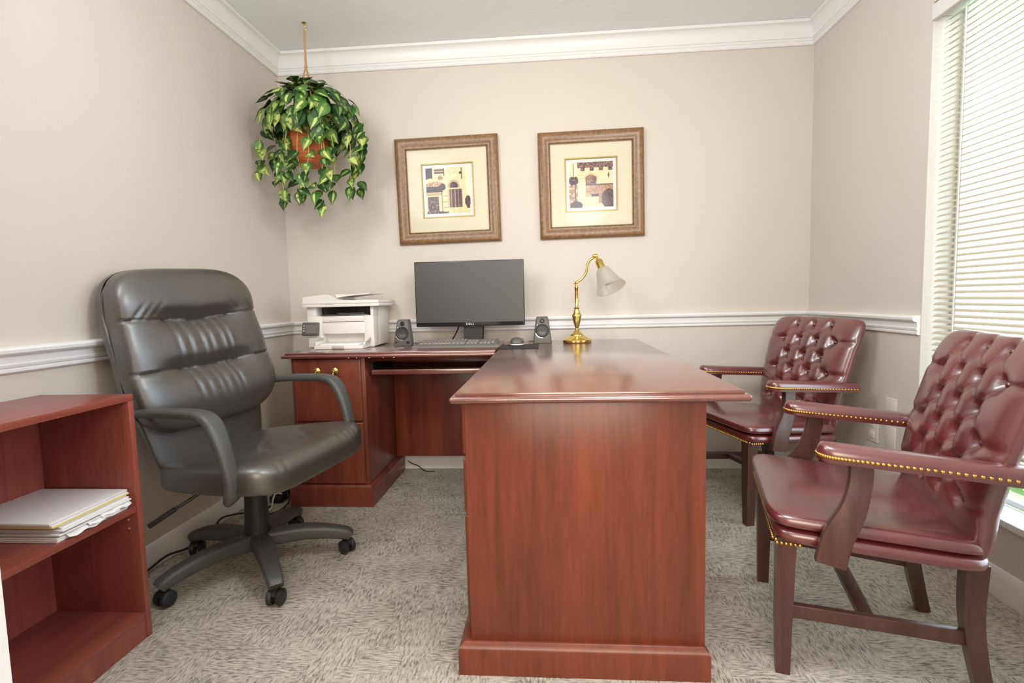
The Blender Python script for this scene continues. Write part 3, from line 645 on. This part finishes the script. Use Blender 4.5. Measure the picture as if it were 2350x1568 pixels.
# ------------------------------------------------------------------ printer
pr = thing('printer', 'white multifunction laser printer at the left end of the computer return', 'printer', (-1.12, 2.83, ZW))
b = B(); b.box(-1.305, -.940, 2.775, 2.965, ZW + .004, .985, .006)          # rear block
b.box(-1.305, -1.222, 2.700, 2.78, ZW + .002, .938, .008); b.box(-.995, -.940, 2.700, 2.78, ZW + .002, .938, .008); b.box(-1.305, -1.252, 2.702, 2.78, .93, .985, .004); b.box(-.957, -.940, 2.702, 2.78, .93, .985, .004)      # front cheeks
b.box(-1.226, -.99, 2.704, 2.78, .905, .936, .004)                                                         # beam over the recess
b.box(-1.226, -.99, 2.722, 2.78, .838, .906, .004); b.box(-1.226, -.99, 2.75, 2.78, ZW + .003, .84)
for x in (-1.29, -.96):
    for y in (2.72, 2.95): b.box(x - .012, x + .012, y - .01, y + .01, ZW - .0002, ZW + .006)
b.build('body', M['white'], pr)
B().box(-1.252, -.957, 2.7735, 2.776, .936, .984).build('output_slot', M['blk'], pr)
b = B(); b.box(-1.235, -.975, 2.712, 2.776, .9375, .944, .002); b.box(-1.15, -1.0, 2.73, 2.776, .945, .952, .002); b.build('output_flap', M['dgrey'], pr)
b = B(); b.box(-1.225, -.992, 2.700, 2.7045, .842, .903, .002); b.build('front_door', M['white'], pr)
tr = B(); tr.box(-1.222, -.962, 2.585, 2.74, ZW + .0002, ZW + .020, .004); tr.box(-1.222, -1.210, 2.60, 2.74, ZW + .02, ZW + .040, .003); tr.box(-.974, -.962, 2.62, 2.74, ZW + .02, ZW + .034, .003)
tr.build('paper_tray', M['white'], pr)
B().box(-1.195, -.988, 2.600, 2.745, ZW + .0202, ZW + .027, .001).build('tray_paper', M['paper'], pr)
B().box(-1.125, -1.060, 2.578, 2.60, ZW + .004, ZW + .018, .005).build('tray_handle', M['grey'], pr)
gd = B(); gd.prism([(2.60, ZW + .03), (2.68, ZW + .055), (2.72, ZW + .055), (2.72, ZW + .03)], lambda y, z, t: (t, y, z), -1.227, -1.2225); gd.prism([(2.62, ZW + .03), (2.69, ZW + .052), (2.72, ZW + .052), (2.72, ZW + .03)], lambda y, z, t: (t, y, z), -.9615, -.957); gd.build('tray_guide', M['grey'], pr)
b = B(); b.box(-1.314, -.898, 2.672, 2.970, .985, 1.001, .004); b.box(-1.314, -.900, 2.674, 2.968, 1.0015, 1.015, .004); b.build('scanner', M['white'], pr)
hp = [(-1.312, 1.012), (-.905, 1.012), (-.905, 1.019), (-1.09, 1.021), (-1.125, 1.024), (-1.145, 1.036), (-1.165, 1.050), (-1.20, 1.051), (-1.312, 1.040)]
b = B(); b.prism(hp, lambda x, z, t: (x, t, z), 2.676, 2.965); b.build('document_feeder', M['white'], pr, ang=50)
b = B(); b.prism([(-1.135, 1.034), (-1.075, 1.042), (-.958, 1.050), (-.956, 1.054), (-1.075, 1.050), (-1.140, 1.052)], lambda x, z, t: (x, t, z), 2.70, 2.94); b.build('feeder_tray', M['white'], pr, ang=30)
B().box(-1.19, -1.14, 2.672, 2.675, .9975, 1.0015).build('lid_grip', M['grey'], pr)
tilt_ = Matrix.Translation((-1.281, 2.688, .870)) @ Matrix.Rotation(math.radians(-14), 4, 'X')
pn = B(); pn.box(-.046, .046, -.008, .008, -.036, .036, .006, 3, M=tilt_); pnl = pn.build('control_panel', M['dgrey'], pr)
B().box(-.024, .034, -.0088, -.0078, -.024, .020, M=tilt_).build('display', M['lcd'], pnl)
bb = B()
for k in range(3): bb.box(-.038, -.030, -.0088, -.0078, -.014 + k * .014, -.008 + k * .014, M=tilt_)
bb.build('buttons', M['grey'], pnl)

# ------------------------------------------------------------------ brass lamp
LY = 2.76
lp = thing('desk_lamp', 'brass desk lamp with a bent neck and frosted bell shade', 'lamp', (.137, LY, ZW))
O = Matrix.Translation((.137, LY, ZW))
B().lathe([(.074, 0), (.076, .003), (.076, .014), (.071, .018), (.068, .020), (.040, .036), (.036, .037), (.035, .042), (.027, .048), (.016, .060), (.012, .066)], 40, O).build('base', M['brass'], lp, ang=50)
B().lathe([(.010, .064), (.013, .068), (.013, .072), (.009, .076), (.012, .086), (.020, .110), (.0255, .138), (.0255, .146), (.020, .152), (.0185, .156), (.014, .170), (.012, .176), (.016, .180), (.016, .183), (.011, .185), (.0088, .188), (.0088, .282), (.011, .284), (.011, .290), (.0085, .292), (.0085, .298), (.003, .300)], 28, O).build('stem', M['brass'], lp, ang=50)
b = B(); b.lathe([(.004, -.016), (.008, -.015), (.008, -.009), (.004, -.008), (.006, -.004), (.008, 0), (.008, .008), (.004, .010)], 16, axisM((.137, LY, 1.083), (1, 0, 0))); b.tube([(.137, LY, 1.062), (.137, LY, 1.083)], .006, 10)
b.build('pivot', M['brass'], lp)
arm = catmull([(.137, LY, 1.083), (.155, LY, 1.092), (.176, LY - .002, 1.112), (.190, LY - .004, 1.140), (.195, LY - .006, 1.170), (.206, LY - .008, 1.193), (.226, LY - .01, 1.208), (.240, LY - .01, 1.214)], 5)
B().tube(arm, .0064, 12).build('arm', M['brass'], lp)
b = B(); b.ball((.240, LY - .01, 1.217), (.011, .010, .010)); b.lathe([(.007, -.014), (.010, -.012), (.010, .010), (.006, .013)], 16, axisM((.236, LY - .01, 1.217), (1, .1, .1))); b.build('pivot', M['brass'], lp)
ax = Vector((.33, -.40, -.855)).normalized(); s0 = Vector((.242, LY - .010, 1.214))
b = B(); b.lathe([(.006, 0), (.007, .014), (.0075, .020), (.015, .024), (.0195, .030), (.021, .066), (.022, .074), (.016, .078)], 22, axisM(s0, ax)); b.build('socket', M['brass'], lp, ang=50)
s1 = s0 + ax * .072
prof = [(.018, 0), (.026, .004), (.034, .012), (.040, .026), (.047, .052), (.057, .080), (.067, .103), (.076, .119), (.0790, .124)]
sh = B(); sh.lathe(prof + [(r - .0018, z) for r, z in prof[::-1]], 40, axisM(s1, ax), cap=False); sh.build('shade', M['frost'], lp, ang=60)
bu = B(); bu.lathe([(.011, .01), (.013, .026), (.022, .052), (.028, .070), (.026, .086), (.016, .096), (.001, .100)], 24, axisM(s1, ax)); bu.build('bulb', M['bulb'], lp, ang=60)

# ------------------------------------------------------------------ framed prints
def ramp(t):
    t = max(0, min(1, t)); st = [(0, (58, 46, 52)), (.3, (104, 84, 88)), (.55, (176, 138, 110)), (.8, (232, 204, 158)), (1, (246, 232, 200))]
    for (a, ca), (b_, cb) in zip(st, st[1:]):
        if t <= b_:
            k = (t - a) / (b_ - a); return srgb(*[lerp(x, y, k) for x, y in zip(ca, cb)])
def rc(u, v, a, b_, c, d): return a <= u <= b_ and c <= v <= d
def el(u, v, cu, cv, ru, rv): return ((u - cu) / ru) ** 2 + ((v - cv) / rv) ** 2 < 1
rn = random.Random(3); NZ = [[rn.uniform(-1, 1) for _ in range(80)] for _ in range(80)]
def nz(u, v, k): return NZ[int(u * k) % 80][int(v * k) % 80]
def art_gate(u, v):
    t = .86 + .05 * nz(u, v, 14)
    if rc(u, v, 0, .15, .78, 1) or (u < .15 and v > .93 - u * 0 - .2 and v > .75 + u * .4): t = .12
    if rc(u, v, .2, .40, .86, 1): t = .25 if int(v * 46) % 3 else .8
    if rc(u, v, .40, .43, .82, .98): t = .3
    if el(u, v, .33, .78, .06, .05): t = .55
    if el(u, v, .2, .62, .22, .09): t = .62 + .15 * nz(u, v, 40)
    if rc(u, v, 0, .38, .47, .60) or el(u, v, .37, .58, .08, .07): t = .14 + .1 * nz(u, v, 30)
    if rc(u, v, 0, .36, .40, .46): t = .66
    if rc(u, v, .03, .28, .06, .37): t = .28 + .2 * nz(u, v, 34)
    if v < .06 and u < .5: t = .3 + .2 * nz(u, v, 30)
    if rc(u, v, .37, .48, .04, .50): t = .84 if (v * 8) % 1 > .12 else .55
    if rc(u, v, .345, .365, .03, .5): t = .15
    if el(u, v, .63, .58, .135, .15) and v > .56: t = .64
    if el(u, v, .63, .57, .095, .115) and v > .56: t = .13
    if rc(u, v, .53, .82, .12, .53): t = .27 + (.28 if int(u * 50) % 4 == 0 else 0) + .06 * nz(u, v, 50)
    if rc(u, v, .48, .53, .12, .53): t = .7
    if rc(u, v, .81, .84, .73, .99): t = .42
    if el(u, v, .79, .87, .025, .03): t = .1
    if el(u, v, .6, .93, .085, .07) and not el(u, v, .6, .93, .075, .06): t = .72
    if rc(u, v, .92, .99, .1, .36) or el(u, v, .94, .25, .065, .12): t = .2 + .12 * nz(u, v, 20)
    if u > .90 and v > .40: t = .95
    return t
def art_court(u, v):
    t = .88 + .06 * nz(u, v, 26)
    if u < .2 and v > .5: t = .93
    if rc(u, v, .195, 1, .87, 1) : t = .4 + .2 * nz(u, v, 40)
    if v > .80 and u > .2 and (v > .87 or abs(math.sin(u * 15)) > .75): t = .38 + .15 * nz(u, v, 40)
    if rc(u, v, .095, .115, .05, .99): t = .3
    if (el(u, v, .06, .60, .06, .1) or el(u, v, .15, .60, .06, .1)): t = .28 + .2 * nz(u, v, 36)
    if u < .19 and v < .5: t = .6 + .16 * nz(u, v, 24)
    if rc(u, v, .12, .15, .05, .5): t = .3
    if rc(u, v, .23, .34, .12, .72): t = .9 if (v * 14) % 1 > .15 else .72
    if el(u, v, .5, .64, .16, .12) : t = .76
    if (el(u, v, .5, .62, .13, .10) or rc(u, v, .37, .63, .50, .62)): t = .42 + .16 * nz(u, v, 30)
    if rc(u, v, .37, 1, .485, .51): t = .32
    if rc(u, v, .37, 1, .28, .485): t = .56 + .08 * nz(u, v, 30) - .3 * max(0, .34 - v)
    if el(u, v, .9, .70, .02, .06): t = .35
    if el(u, v, .42, .25, .06, .07): t = .66
    if rc(u, v, .50, .66, .20, .29): t = .2
    if v < .24 and u > .3 and u < .68: t = .84 + .04 * nz(u, v, 10)
    if rc(u, v, .67, .77, .08, .28): t = .55
    if el(u, v, .9, .18, .17, .22): t = .25 + .16 * nz(u, v, 40)
    if el(u, v, .16, .05, .14, .10): t = .15
    return t
def picture(cx, cz, w_, h_, rz, label, art, y=YB):
    fr_ = thing('framed_print', label, 'picture', (cx, y, cz - h_ / 2), group='sepia prints on the back wall')
    R = Matrix.Translation((cx, y - .002, cz)) @ Matrix.Rotation(rz, 4, 'Y') @ Matrix.Rotation(math.radians(.6), 4, 'X')
    def ring(prof, hw, hh, name, mt, ang=40):
        """prof: (inset, depth) loop; mitred all round"""
        b = B(); n = len(prof); loops = []
        for sx, sz in ((-1, -1), (1, -1), (1, 1), (-1, 1)):
            loops.append([b.bm.verts.new(R @ Vector((sx * (hw - i), -d, sz * (hh - i)))) for i, d in prof])
        for k in range(4):
            A, Z = loops[k], loops[(k + 1) % 4]
            for j in range(n): b.bm.faces.new((A[j], A[(j + 1) % n], Z[(j + 1) % n], Z[j]))
        return b.build(name, mt, fr_, ang=ang)
    hw, hh = w_ / 2, h_ / 2
    ring([(0, 0), (0, .020), (.004, .028), (.012, .0325), (.024, .0335), (.036, .030), (.046, .024), (.053, .0215), (.060, .0225), (.062, .020), (.062, 0)], hw, hh, 'frame', M['frame'])
    bd = B(); a, c = hw - .0655, hh - .0655; nb_ = int(2 * a / .0075)
    for k in range(nb_ + 1):
        q = lerp(-a, a, k / nb_); q2 = lerp(-c, c, k / nb_)
        for p_ in ((q, c), (q, -c), (a, q2), (-a, q2)): bd.ball(R @ Vector((p_[0], -.0195, p_[1])), .0036, 6, 4)
    bd.build('beaded_edge', M['bead'], fr_, ang=80)
    def flat(x0, x1, z0, z1, d, name, mt):
        b = B(); b.box(x0, x1, -d, -d + .0015, z0, z1, M=R); return b.build(name, mt, fr_)
    i0 = .152; io = .150
    ring([(.0645, .006), (.0645, .015), (io - .005, .015), (io - .005, .006)], hw, hh, 'mat_board', M['mat'])
    ring([(io - .005, .006), (io - .005, .0165), (io + .001, .0165), (io + .003, .010), (io + .003, .006)], hw, hh, 'fillet', M['gold'])
    flat(-hw + io, hw - io, -hh + io, hh - io, .0075, 'mount', M['matwhite'])
    n = 72; q = hw - io - .020; q2 = hh - io - .020
    b = B(); b.grid(lambda i, j: R @ Vector((lerp(-q, q, i / n), -.0079, lerp(-q2, q2, j / n))), n + 1, n + 1)
    o = b.build('print', M['print'], fr_); me = o.data; ca = me.color_attributes.new('ink', 'FLOAT_COLOR', 'CORNER')
    Ri = (TM[fr_.name].inverted() @ R).inverted()
    for p_ in me.polygons:
        c_ = Ri @ p_.center; u = (c_.x / q + 1) / 2; v = (c_.z / q2 + 1) / 2; col = ramp(art(u, v))
        for li in p_.loop_indices: ca.data[li].color = col
    flat(-hw + .060, hw - .060, -hh + .060, hh - .060, .0178, 'glazing', M['pglass'])
picture(-.575, 1.6355, .594, .598, math.radians(-.75), 'left sepia print of an arched doorway with iron gate in bronze frame', art_gate)
picture(.240, 1.6355, .586, .590, math.radians(-.5), 'right sepia print of a stone courtyard with garden path in bronze frame', art_court)

# ------------------------------------------------------------------ hanging plant
PX, PY = -1.232, 2.70
hk = thing('ceiling_hook', 'small brass hook screwed into the ceiling above the hanging plant', 'hook', (PX, PY, H))
b = B(); b.lathe([(.014, 0), (.014, -.003), (.008, -.007), (.003, -.008)], 16, Matrix.Translation((PX, PY, H))); b.tube(catmull([(PX, PY, H - .006), (PX, PY, H - .018), (PX + .010, PY, H - .026), (PX + .004, PY, H - .036), (PX - .006, PY, H - .030)], 5), .0022, 8); b.build('hook', M['brass'], hk)
pl = thing('hanging_plant', 'variegated ivy in a terracotta wicker pot hung from the ceiling by rope', 'plant', (PX, PY, 1.72))
rp = B(); zs = 2.225
rp.tube([(PX, PY, H - .034), (PX - .002, PY, 2.36), (PX - .003, PY, zs)], .0058, 8); rp.ball((PX - .003, PY, zs), (.008, .008, .012))
for k in range(3):
    a = math.radians(-50 + 120 * k); rp.tube(catmull([(PX - .003, PY, zs), (PX + .05 * math.cos(a), PY + .05 * math.sin(a), 2.08), (PX + .118 * math.cos(a), PY + .118 * math.sin(a), 1.895)], 4), .0038, 6)
rp.build('rope_hanger', M['rope'], pl)
PZ = 1.725; pp = B(); prof = []
for k in range(19):
    t = k / 18; prof.append((lerp(.070, .118, t ** .7) + .003 * (k % 2), PZ + .155 * t))
pp.lathe([(.001, PZ)] + prof + [(.126, PZ + .160), (.126, PZ + .168), (.112, PZ + .168), (.108, PZ + .15), (.001, PZ + .15)], 30, Matrix.Translation((PX - .008, PY, 0)), cap=False); pp.build('pot', M['wicker'], pl, ang=30)
rl = random.Random(11)
leaves = B(); cols = []; vines = B()
def leaf(p, d, up, L, W_):
    d = Vector(d).normalized(); sd = d.cross(Vector(up))
    if sd.length < .05: sd = d.cross(Vector((.3, .9, .2)))
    sd.normalize(); nn = sd.cross(d).normalized(); p = Vector(p)
    wt = [0.10, .80, 1.0, .86, .56, .22, .0]; droop = rl.uniform(.1, .35); cup = rl.uniform(.12, .3); lite = rl.random() ** 1.7
    A, Bc = srgb(34, 66, 30), srgb(66, 112, 38)
    base = [lerp(x, y, lite) for x, y in zip(A, Bc)]; yl = srgb(204, 214, 122) if lite > .25 else srgb(150, 176, 90); off = rl.uniform(-.25, .25); wd = rl.choice((.16, .3, .5)) if lite > .2 else .14
    R = []
    for i, w_ in enumerate(wt):
        t = i / 6; row = []
        for j in (-1, -.5, 0, .5, 1):
            tt = t - (.10 * abs(j) if i == 0 else 0) - (.06 * abs(j) if i == 1 else 0)
            row.append(leaves.bm.verts.new(p + d * L * tt + sd * (j * w_ * W_ / 2) + nn * (cup * abs(j) * w_ * W_ / 2 * (1 - t) - droop * L * t * t)))
        R.append(row)
    for i in range(6):
        for j in range(4):
            leaves.bm.faces.new((R[i][j], R[i][j + 1], R[i + 1][j + 1], R[i + 1][j]))
            c = (j - 1.5) / 1.5 * .5; k = gauss(c - off, wd) * (1 if rl.random() > .25 else .25) * (.9 if .3 < i < 6 else .3)
            jit = rl.uniform(.85, 1.15)
            cols.append(tuple(lerp(x * jit, y, min(.95, k)) for x, y in zip(base, yl[:3])) + (1,))
CX, CY, CZ = PX + .012, PY - .01, 1.955
for k in range(300):                                   # crown and skirt of leaves
    a = rl.uniform(0, 2 * PI); el_ = rl.uniform(-.85, 1.45); ce = math.cos(el_); n_ = Vector((math.cos(a) * ce, math.sin(a) * ce, math.sin(el_)))
    if el_ < -.15 and (rl.random() < .3 or (n_.y < -.3 and -.55 < n_.x < .35 and rl.random() < .25)): continue
    r = rl.uniform(.72, 1.0)
    p = (CX + .245 * r * n_.x, CY + .215 * r * n_.y, CZ + .185 * r * n_.z)
    dn = Vector((rl.uniform(-.8, .8), rl.uniform(-.8, .8), -1)); tg = dn - n_ * dn.dot(n_)
    if tg.length < .2: tg = Vector((math.cos(a), math.sin(a), 0))
    leaf(p, tg.normalized() + n_ * rl.uniform(.05, .6), n_ + Vector((0, -.25, .25)), rl.uniform(.066, .092), rl.uniform(.050, .068))
strands = [(-1.495, -.02, 1.94, 1.70), (-1.42, .02, 1.90, 1.56), (-1.345, -.10, 1.86, 1.55), (-1.36, .08, 1.9, 1.60), (-1.235, -.15, 1.86, 1.56), (-1.175, -.15, 1.85, 1.555), (-1.12, -.12, 1.86, 1.50), (-1.07, -.10, 1.90, 1.57), (-1.01, -.04, 1.95, 1.60), (-.975, .04, 1.97, 1.74), (-.945, -.02, 1.98, 1.80), (-1.30, -.14, 1.88, 1.66), (-1.04, .10, 1.92, 1.62), (-1.10, -.15, 1.9, 1.62), (-1.45, .06, 1.93, 1.78)]
for sx, sy, z0, z1 in strands:
    th_ = math.atan2(sy, sx - PX); st = Vector((PX + .075 * math.cos(th_), PY + .075 * math.sin(th_), 1.90))
    top = Vector((lerp(PX, sx, .75), PY + sy * .75, max(z0, 1.90) + .03)); P = catmull([st, top, (sx, PY + sy, lerp(z0, z1, .35)), (sx + rl.uniform(-.02, .02), PY + sy, lerp(z0, z1, .7)), (sx + rl.uniform(-.025, .03), PY + sy + rl.uniform(-.02, .02), z1)], 5)
    vines.tube(P, .0019, 5)
    n = len(P); k = 6
    while k < n:
        q = P[k]; dirn = Vector((rl.uniform(-.8, .8), rl.uniform(-1., -.1), rl.uniform(-1.1, -.3)))
        leaf(q, dirn, (rl.uniform(-.3, .3), -.8, .6), rl.uniform(.062, .088), rl.uniform(.048, .062)); k += rl.choice((2, 2, 3, 4))
    leaf(P[-1], (rl.uniform(-.3, .3), -.3, -1), (0, -1, .2), rl.uniform(.06, .07), .05)
fo = leaves.build('foliage', M['leaf'], pl, ang=180, recalc=False)
ca = fo.data.color_attributes.new('leafcol', 'FLOAT_COLOR', 'CORNER')
for p_, c_ in zip(fo.data.polygons, cols):
    for li in p_.loop_indices: ca.data[li].color = c_
vines.build('vines', M['vine'], pl, ang=60)

# ------------------------------------------------------------------ cords by the left wall
b = B(); b.tube(catmull([(-1.50, 1.47, .004), (-1.533, 1.70, .005), (-1.536, 1.80, .016), (-1.535, 1.88, .022), (-1.51, 1.96, .012), (-1.505, 2.05, .004), (-1.53, 2.16, .006), (-1.535, 2.22, .026), (-1.50, 2.28, .022), (-1.45, 2.34, .006), (-1.40, 2.42, .006)], 6), .0042, 8)
tag(b.build('floor_cable', M['cord']), 'black power cord looping along the left baseboard behind the swivel chair', 'cable')
b = B(); b.tube(catmull([(-1.46, 2.30, .004), (-1.42, 2.325, .0045), (-1.388, 2.345, .006), (-1.374, 2.365, .02), (-1.372, 2.378, .055), (-1.368, 2.40, .075), (-1.36, 2.44, .06)], 6), .0042, 8)
tag(b.build('charger_cord', M['wcord']), 'white cord rising to the power strip left of the file drawers', 'cable')
st_ = thing('power_strip', 'black power strip on the carpet left of the file drawer cabinet', 'power strip', (-1.40, 2.52, 0))
B().box(-1.44, -1.375, 2.46, 2.78, .0005, .036, .006).build('housing', M['cord'], st_)
B().box(-1.43, -1.385, 2.472, 2.51, .036, .085, .006).build('plug', M['cord'], st_); B().box(-1.43, -1.385, 2.54, 2.58, .036, .07, .006).build('plug', M['cord'], st_)
b = B(); b.tube(catmull([(-1.385, 2.50, .07), (-1.35, 2.47, .055), (-1.325, 2.44, .02), (-1.335, 2.36, .006), (-1.38, 2.30, .005)], 5), .004, 7); b.build('cord', M['cord'], st_)
b = B(); b.tube(catmull([(-.87, 2.995, .05), (-.84, 2.99, .034), (-.81, 2.985, .026), (-.78, 2.97, .010), (-.75, 2.95, .003), (-.70, 2.95, .003)], 5), .0028, 6)
tag(b.build('floor_cable', M['cord']), 'thin dark cable under the computer return against the back baseboard', 'cable')

# shrub outside the window
sh_ = thing('shrub', 'green shrub growing outside below the window', 'shrub', (2.3, 1.5, -.3))
sb2 = B(); rs = random.Random(5)
for k in range(500):
    p = Vector((2.3 + rs.gauss(0, .18), 1.5 + rs.uniform(-1.1, 1.1), .05 + rs.gauss(0, .16))); d = Vector((rs.gauss(0, 1), rs.gauss(0, 1), rs.gauss(0, 1))).normalized() * .05; e = d.orthogonal().normalized() * .022
    vs = [sb2.bm.verts.new(q) for q in (p - d, p + e, p + d, p - e)]; sb2.bm.faces.new(vs)
sb2.build('foliage', plain('shrub_leaf', srgb(96, 130, 66), .6, vary=.3), sh_, recalc=False)
b = B()
for k in range(5): b.tube([(2.3, .7 + k * .4, -.3), (2.32, .72 + k * .4, .1)], .012, 6)
b.build('stem', M['chairwood'], sh_)

# ------------------------------------------------------------------ light
def area(name, loc, rot_, sx, sy, power, col):
    l = bpy.data.lights.new(name, 'AREA'); l.shape = 'RECTANGLE'; l.size = sx; l.size_y = sy; l.energy = power; l.color = col
    o = bpy.data.objects.new(name, l); C.objects.link(o); o.location = loc; o.rotation_euler = rot_; return o
l = bpy.data.lights.new('room_fill', 'POINT'); l.energy = 29; l.color = (.90, .96, 1); l.shadow_soft_size = .2  # added point light without a fixture, fills ceiling, walls and floor
o = bpy.data.objects.new('room_fill', l); C.objects.link(o); o.location = (.35, .95, 1.85)
area('hall_fill', (.2, -1.95, 1.55), (math.radians(88), 0, 0), 2.4, 1.4, 62, (1, .87, .72))  # added fill panel behind the camera, lightens the desk front
dv = Vector((.80, .58, -.12)); area('bounce_fill', (-1.15, .86, 2.08), dv.to_track_quat('-Z', 'Y').to_euler(), .6, .6, 15, (.90, .96, 1))  # added unseen soft panel, stands in for bounced flash from the left
wd = bpy.data.worlds.new('World'); S.world = wd; wd.use_nodes = True
bg = wd.node_tree.nodes['Background']; bg.inputs[0].default_value = (.70, .84, 1, 1); bg.inputs[1].default_value = 5.5

# ------------------------------------------------------------------ camera
fpx, yaw, pitch, roll, hh = 1192.2, -.0756, -.0811, -.0243, 1.0030
fw = Vector((math.sin(yaw) * math.cos(pitch), math.cos(yaw) * math.cos(pitch), math.sin(pitch))); r0 = Vector((math.cos(yaw), -math.sin(yaw), 0)); u0 = r0.cross(fw)
rr = r0 * math.cos(roll) + u0 * math.sin(roll); uu = -r0 * math.sin(roll) + u0 * math.cos(roll)
cam = bpy.data.cameras.new('camera'); cam.sensor_width = 36; cam.lens = 36 * fpx / 2350; cam.clip_start = .02
co = bpy.data.objects.new('camera', cam); C.objects.link(co)
co.matrix_world = Matrix(((rr.x, uu.x, -fw.x, 0), (rr.y, uu.y, -fw.y, 0), (rr.z, uu.z, -fw.z, hh), (0, 0, 0, 1)))
S.camera = co
S.view_settings.view_transform = 'Standard'; S.view_settings.look = 'None'; S.view_settings.gamma = 1; S.view_settings.exposure = 0.36
S.view_settings.use_curve_mapping = False
print('keys', nkeys)
